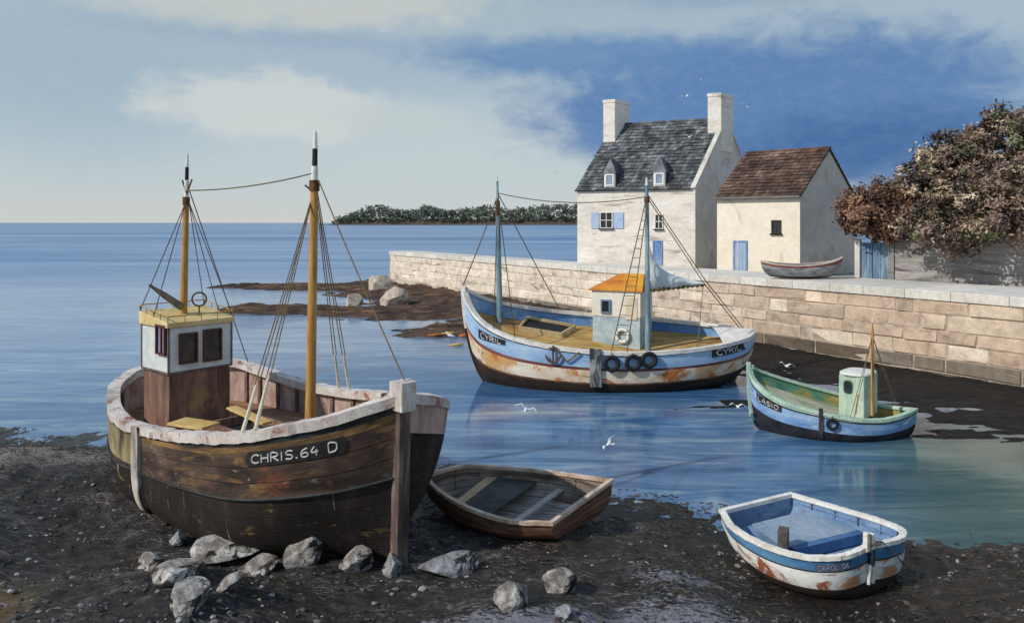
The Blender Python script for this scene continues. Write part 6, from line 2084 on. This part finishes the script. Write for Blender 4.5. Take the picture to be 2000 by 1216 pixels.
# ------------------------------------------------------------------ gulls and floats
M_GULL = two('gull_white', (.74, .75, .76, 1), (.86, .86, .86, 1), scale=6, rough=.8, bump=.1)
M_GULLG = two('gull_grey', (.42, .44, .47, 1), (.55, .57, .6, 1), scale=6, rough=.8, bump=.1)
def gull(px, py, D, span, yaw, lift, tipdrop, bank, label, pitch=0.0):
    c_ = P(px, py, D)
    L = span * .42
    mb = MB()
    ts = np.linspace(0, 1, 12)
    rad = [.01, .045, .085, .105, .115, .11, .095, .075, .075, .07, .045, .012]
    mb.tube([Vector((L * (t - .5), 0, .02 * math.sin(t * 3))) for t in ts], [r_ * span * .62 for r_ in rad], 10)
    mb.prism([Vector((-L * .45, -.02 * span, 0)), Vector((-L * .72, -.07 * span, 0)), Vector((-L * .72, .07 * span, 0)), Vector((-L * .45, .02 * span, 0))], (0, 0, .012 * span))
    mb.tube([Vector((L * .48, 0, .0)), Vector((L * .60, 0, -.02 * span))], [.014 * span, .003 * span], 6, 2)
    for s in (-1, 1):
        ch = [(.11, .17, 0), (.14, .30, lift * .55), (.06, .40, lift), (-.06, .50, lift - tipdrop * .6), (-.12, .54, lift - tipdrop)]
        le = [Vector((.13 * span, s * .03 * span, .03 * span))] + [Vector((x * span, s * y * span, z * span)) for x, y, z in ((.17, .16, lift * .55), (.15, .27, lift), (.03, .40, lift - tipdrop * .5), (-.10, .52, lift - tipdrop))]
        te = [Vector((-.10 * span, s * .03 * span, .03 * span))] + [Vector((x * span, s * y * span, z * span)) for x, y, z in ((-.03, .16, lift * .55), (-.02, .27, lift), (-.08, .39, lift - tipdrop * .5), (-.12, .525, lift - tipdrop))]
        up = Vector((0, 0, .016 * span))
        rows = [[a, (a + b) / 2 + up, b, (a + b) / 2 - up * .6, a] for a, b in zip(le, te)]
        mb.grid(rows, 1)
    cy, sy = math.cos(yaw), math.sin(yaw)
    cb, sb = math.cos(bank), math.sin(bank)
    cp, sp = math.cos(pitch), math.sin(pitch)
    vs = []
    for x, y, z in mb.v:
        y, z = y * cb - z * sb, y * sb + z * cb
        x, z = x * cp - z * sp, x * sp + z * cp
        vs.append((c_.x + x * cy - y * sy, c_.y + x * sy + y * cy, c_.z + z))
    mb.v = vs
    o = mb.build('seagull', [M_GULL, M_GULL, M_FASTIRON], None, loc=c_, smooth=True, angle=60)
    return tag(o, label, 'seagull', 'gulls over the harbour')
gull(1370, 156, 70, .95, 1.2, .18, .10, .2, 'tiny white gull highest in the dark blue sky')
gull(1340, 189, 68, 1.0, 1.9, .16, .06, -.25, 'tiny white gull above the slate roof ridge between the chimneys')
gull(1460, 210, 66, 1.15, 1.4, .20, .08, .35, 'white gull in the blue sky right of the right chimney')
gull(1346, 268, 56, .9, 1.7, .22, .10, .1, 'white gull against the grey slate roof')
gull(1085, 336, 70, .9, 1.3, .12, .05, .1, 'pale gull in the pale sky left of the tall house')
gull(1028, 800, 24.6, .80, 1.25, .16, .12, .25, 'gull with grey back gliding low over the water below the blue trawler')
gull(1190, 868, 21.5, .62, 2.3, .16, .04, -.5, 'white gull banking over open blue water above the brown dinghy', -.3)
gull(1440, 794, 26.5, .60, 1.6, .18, .10, .1, 'white gull flying left of the green cabin boat')
gull(1535, 715, 30, .66, 1.75, .20, .08, .25, 'white gull above the bow of the green cabin boat')
def standing_gull():
    x, y = (880 - 1000) / F * 47.5, 47.5
    z = float(mud_z(np.array([x]), np.array([y]))[0])
    t_b = MB()
    c_ = Vector((x, y, max(z, 0) + .0))
    t_b.tube([c_ + Vector((a, 0, b)) for a, b in ((.28, .16), (.15, .20), (0, .24), (-.12, .28), (-.19, .36), (-.24, .44), (-.30, .45))], [.02, .07, .10, .085, .05, .055, .02], 10)
    t_b.tube([c_ + Vector((-.30, 0, .45)), c_ + Vector((-.38, 0, .43))], [.016, .004], 6, 1)
    for s in (-.03, .03):
        t_b.tube([c_ + Vector((.01, s, .16)), c_ + Vector((.01, s, -.05))], .009, 5, 1)
    o = t_b.build('seagull', [M_GULL, M_FASTIRON], None, loc=c_, smooth=True)
    tag(o, 'white gull standing on the mud near the blue trawler bow', 'seagull', 'gulls over the harbour')
standing_gull()
M_ORANGE = two('float_orange', (.42, .11, .03, 1), (.60, .20, .05, 1), scale=3, rough=.5)
M_YELLOW = two('float_yellow', (.62, .36, .09, 1), (.74, .5, .18, 1), scale=3, rough=.5)
for px, py, D, L, r, m, lbl in ((905, 650, 48.5, .45, .12, M_ORANGE, 'orange fishing float lying nearest the blue trawler bow'),
                           (875, 646, 49, .7, .09, M_YELLOW, 'long yellow orange float lying in the middle of the floats'),
                           (849, 651, 48.5, .75, .09, M_ORANGE, 'orange float farthest left on the mud'),
                           (890, 679, 45, .6, .09, M_YELLOW, 'pale yellow float at the water edge of the mud')):
    x = (px - 1000) / F * D
    z = max(0.0, float(mud_z(np.array([x]), np.array([D]))[0]))
    c_ = Vector((x, D, z + r * .6))
    t = thing('fishing_float', lbl, 'float', c_, 'floats washed up on the mud')
    ts = np.linspace(-1, 1, 11)
    MB().tube([c_ + Vector((L * a / 2 * 1.3, L * a * .12, .02 * math.sin(a * 3))) for a in ts], [r * max(.12, math.sqrt(max(0, 1 - a * a))) for a in ts], 10).build('float_body', m, t, smooth=True)
    MB().torus(c_ + Vector((L * .66, L * .08, 0)), (0, 1, 0), .06, .014, 12, 6).build('eye', M_DARKROPE, t, smooth=True)
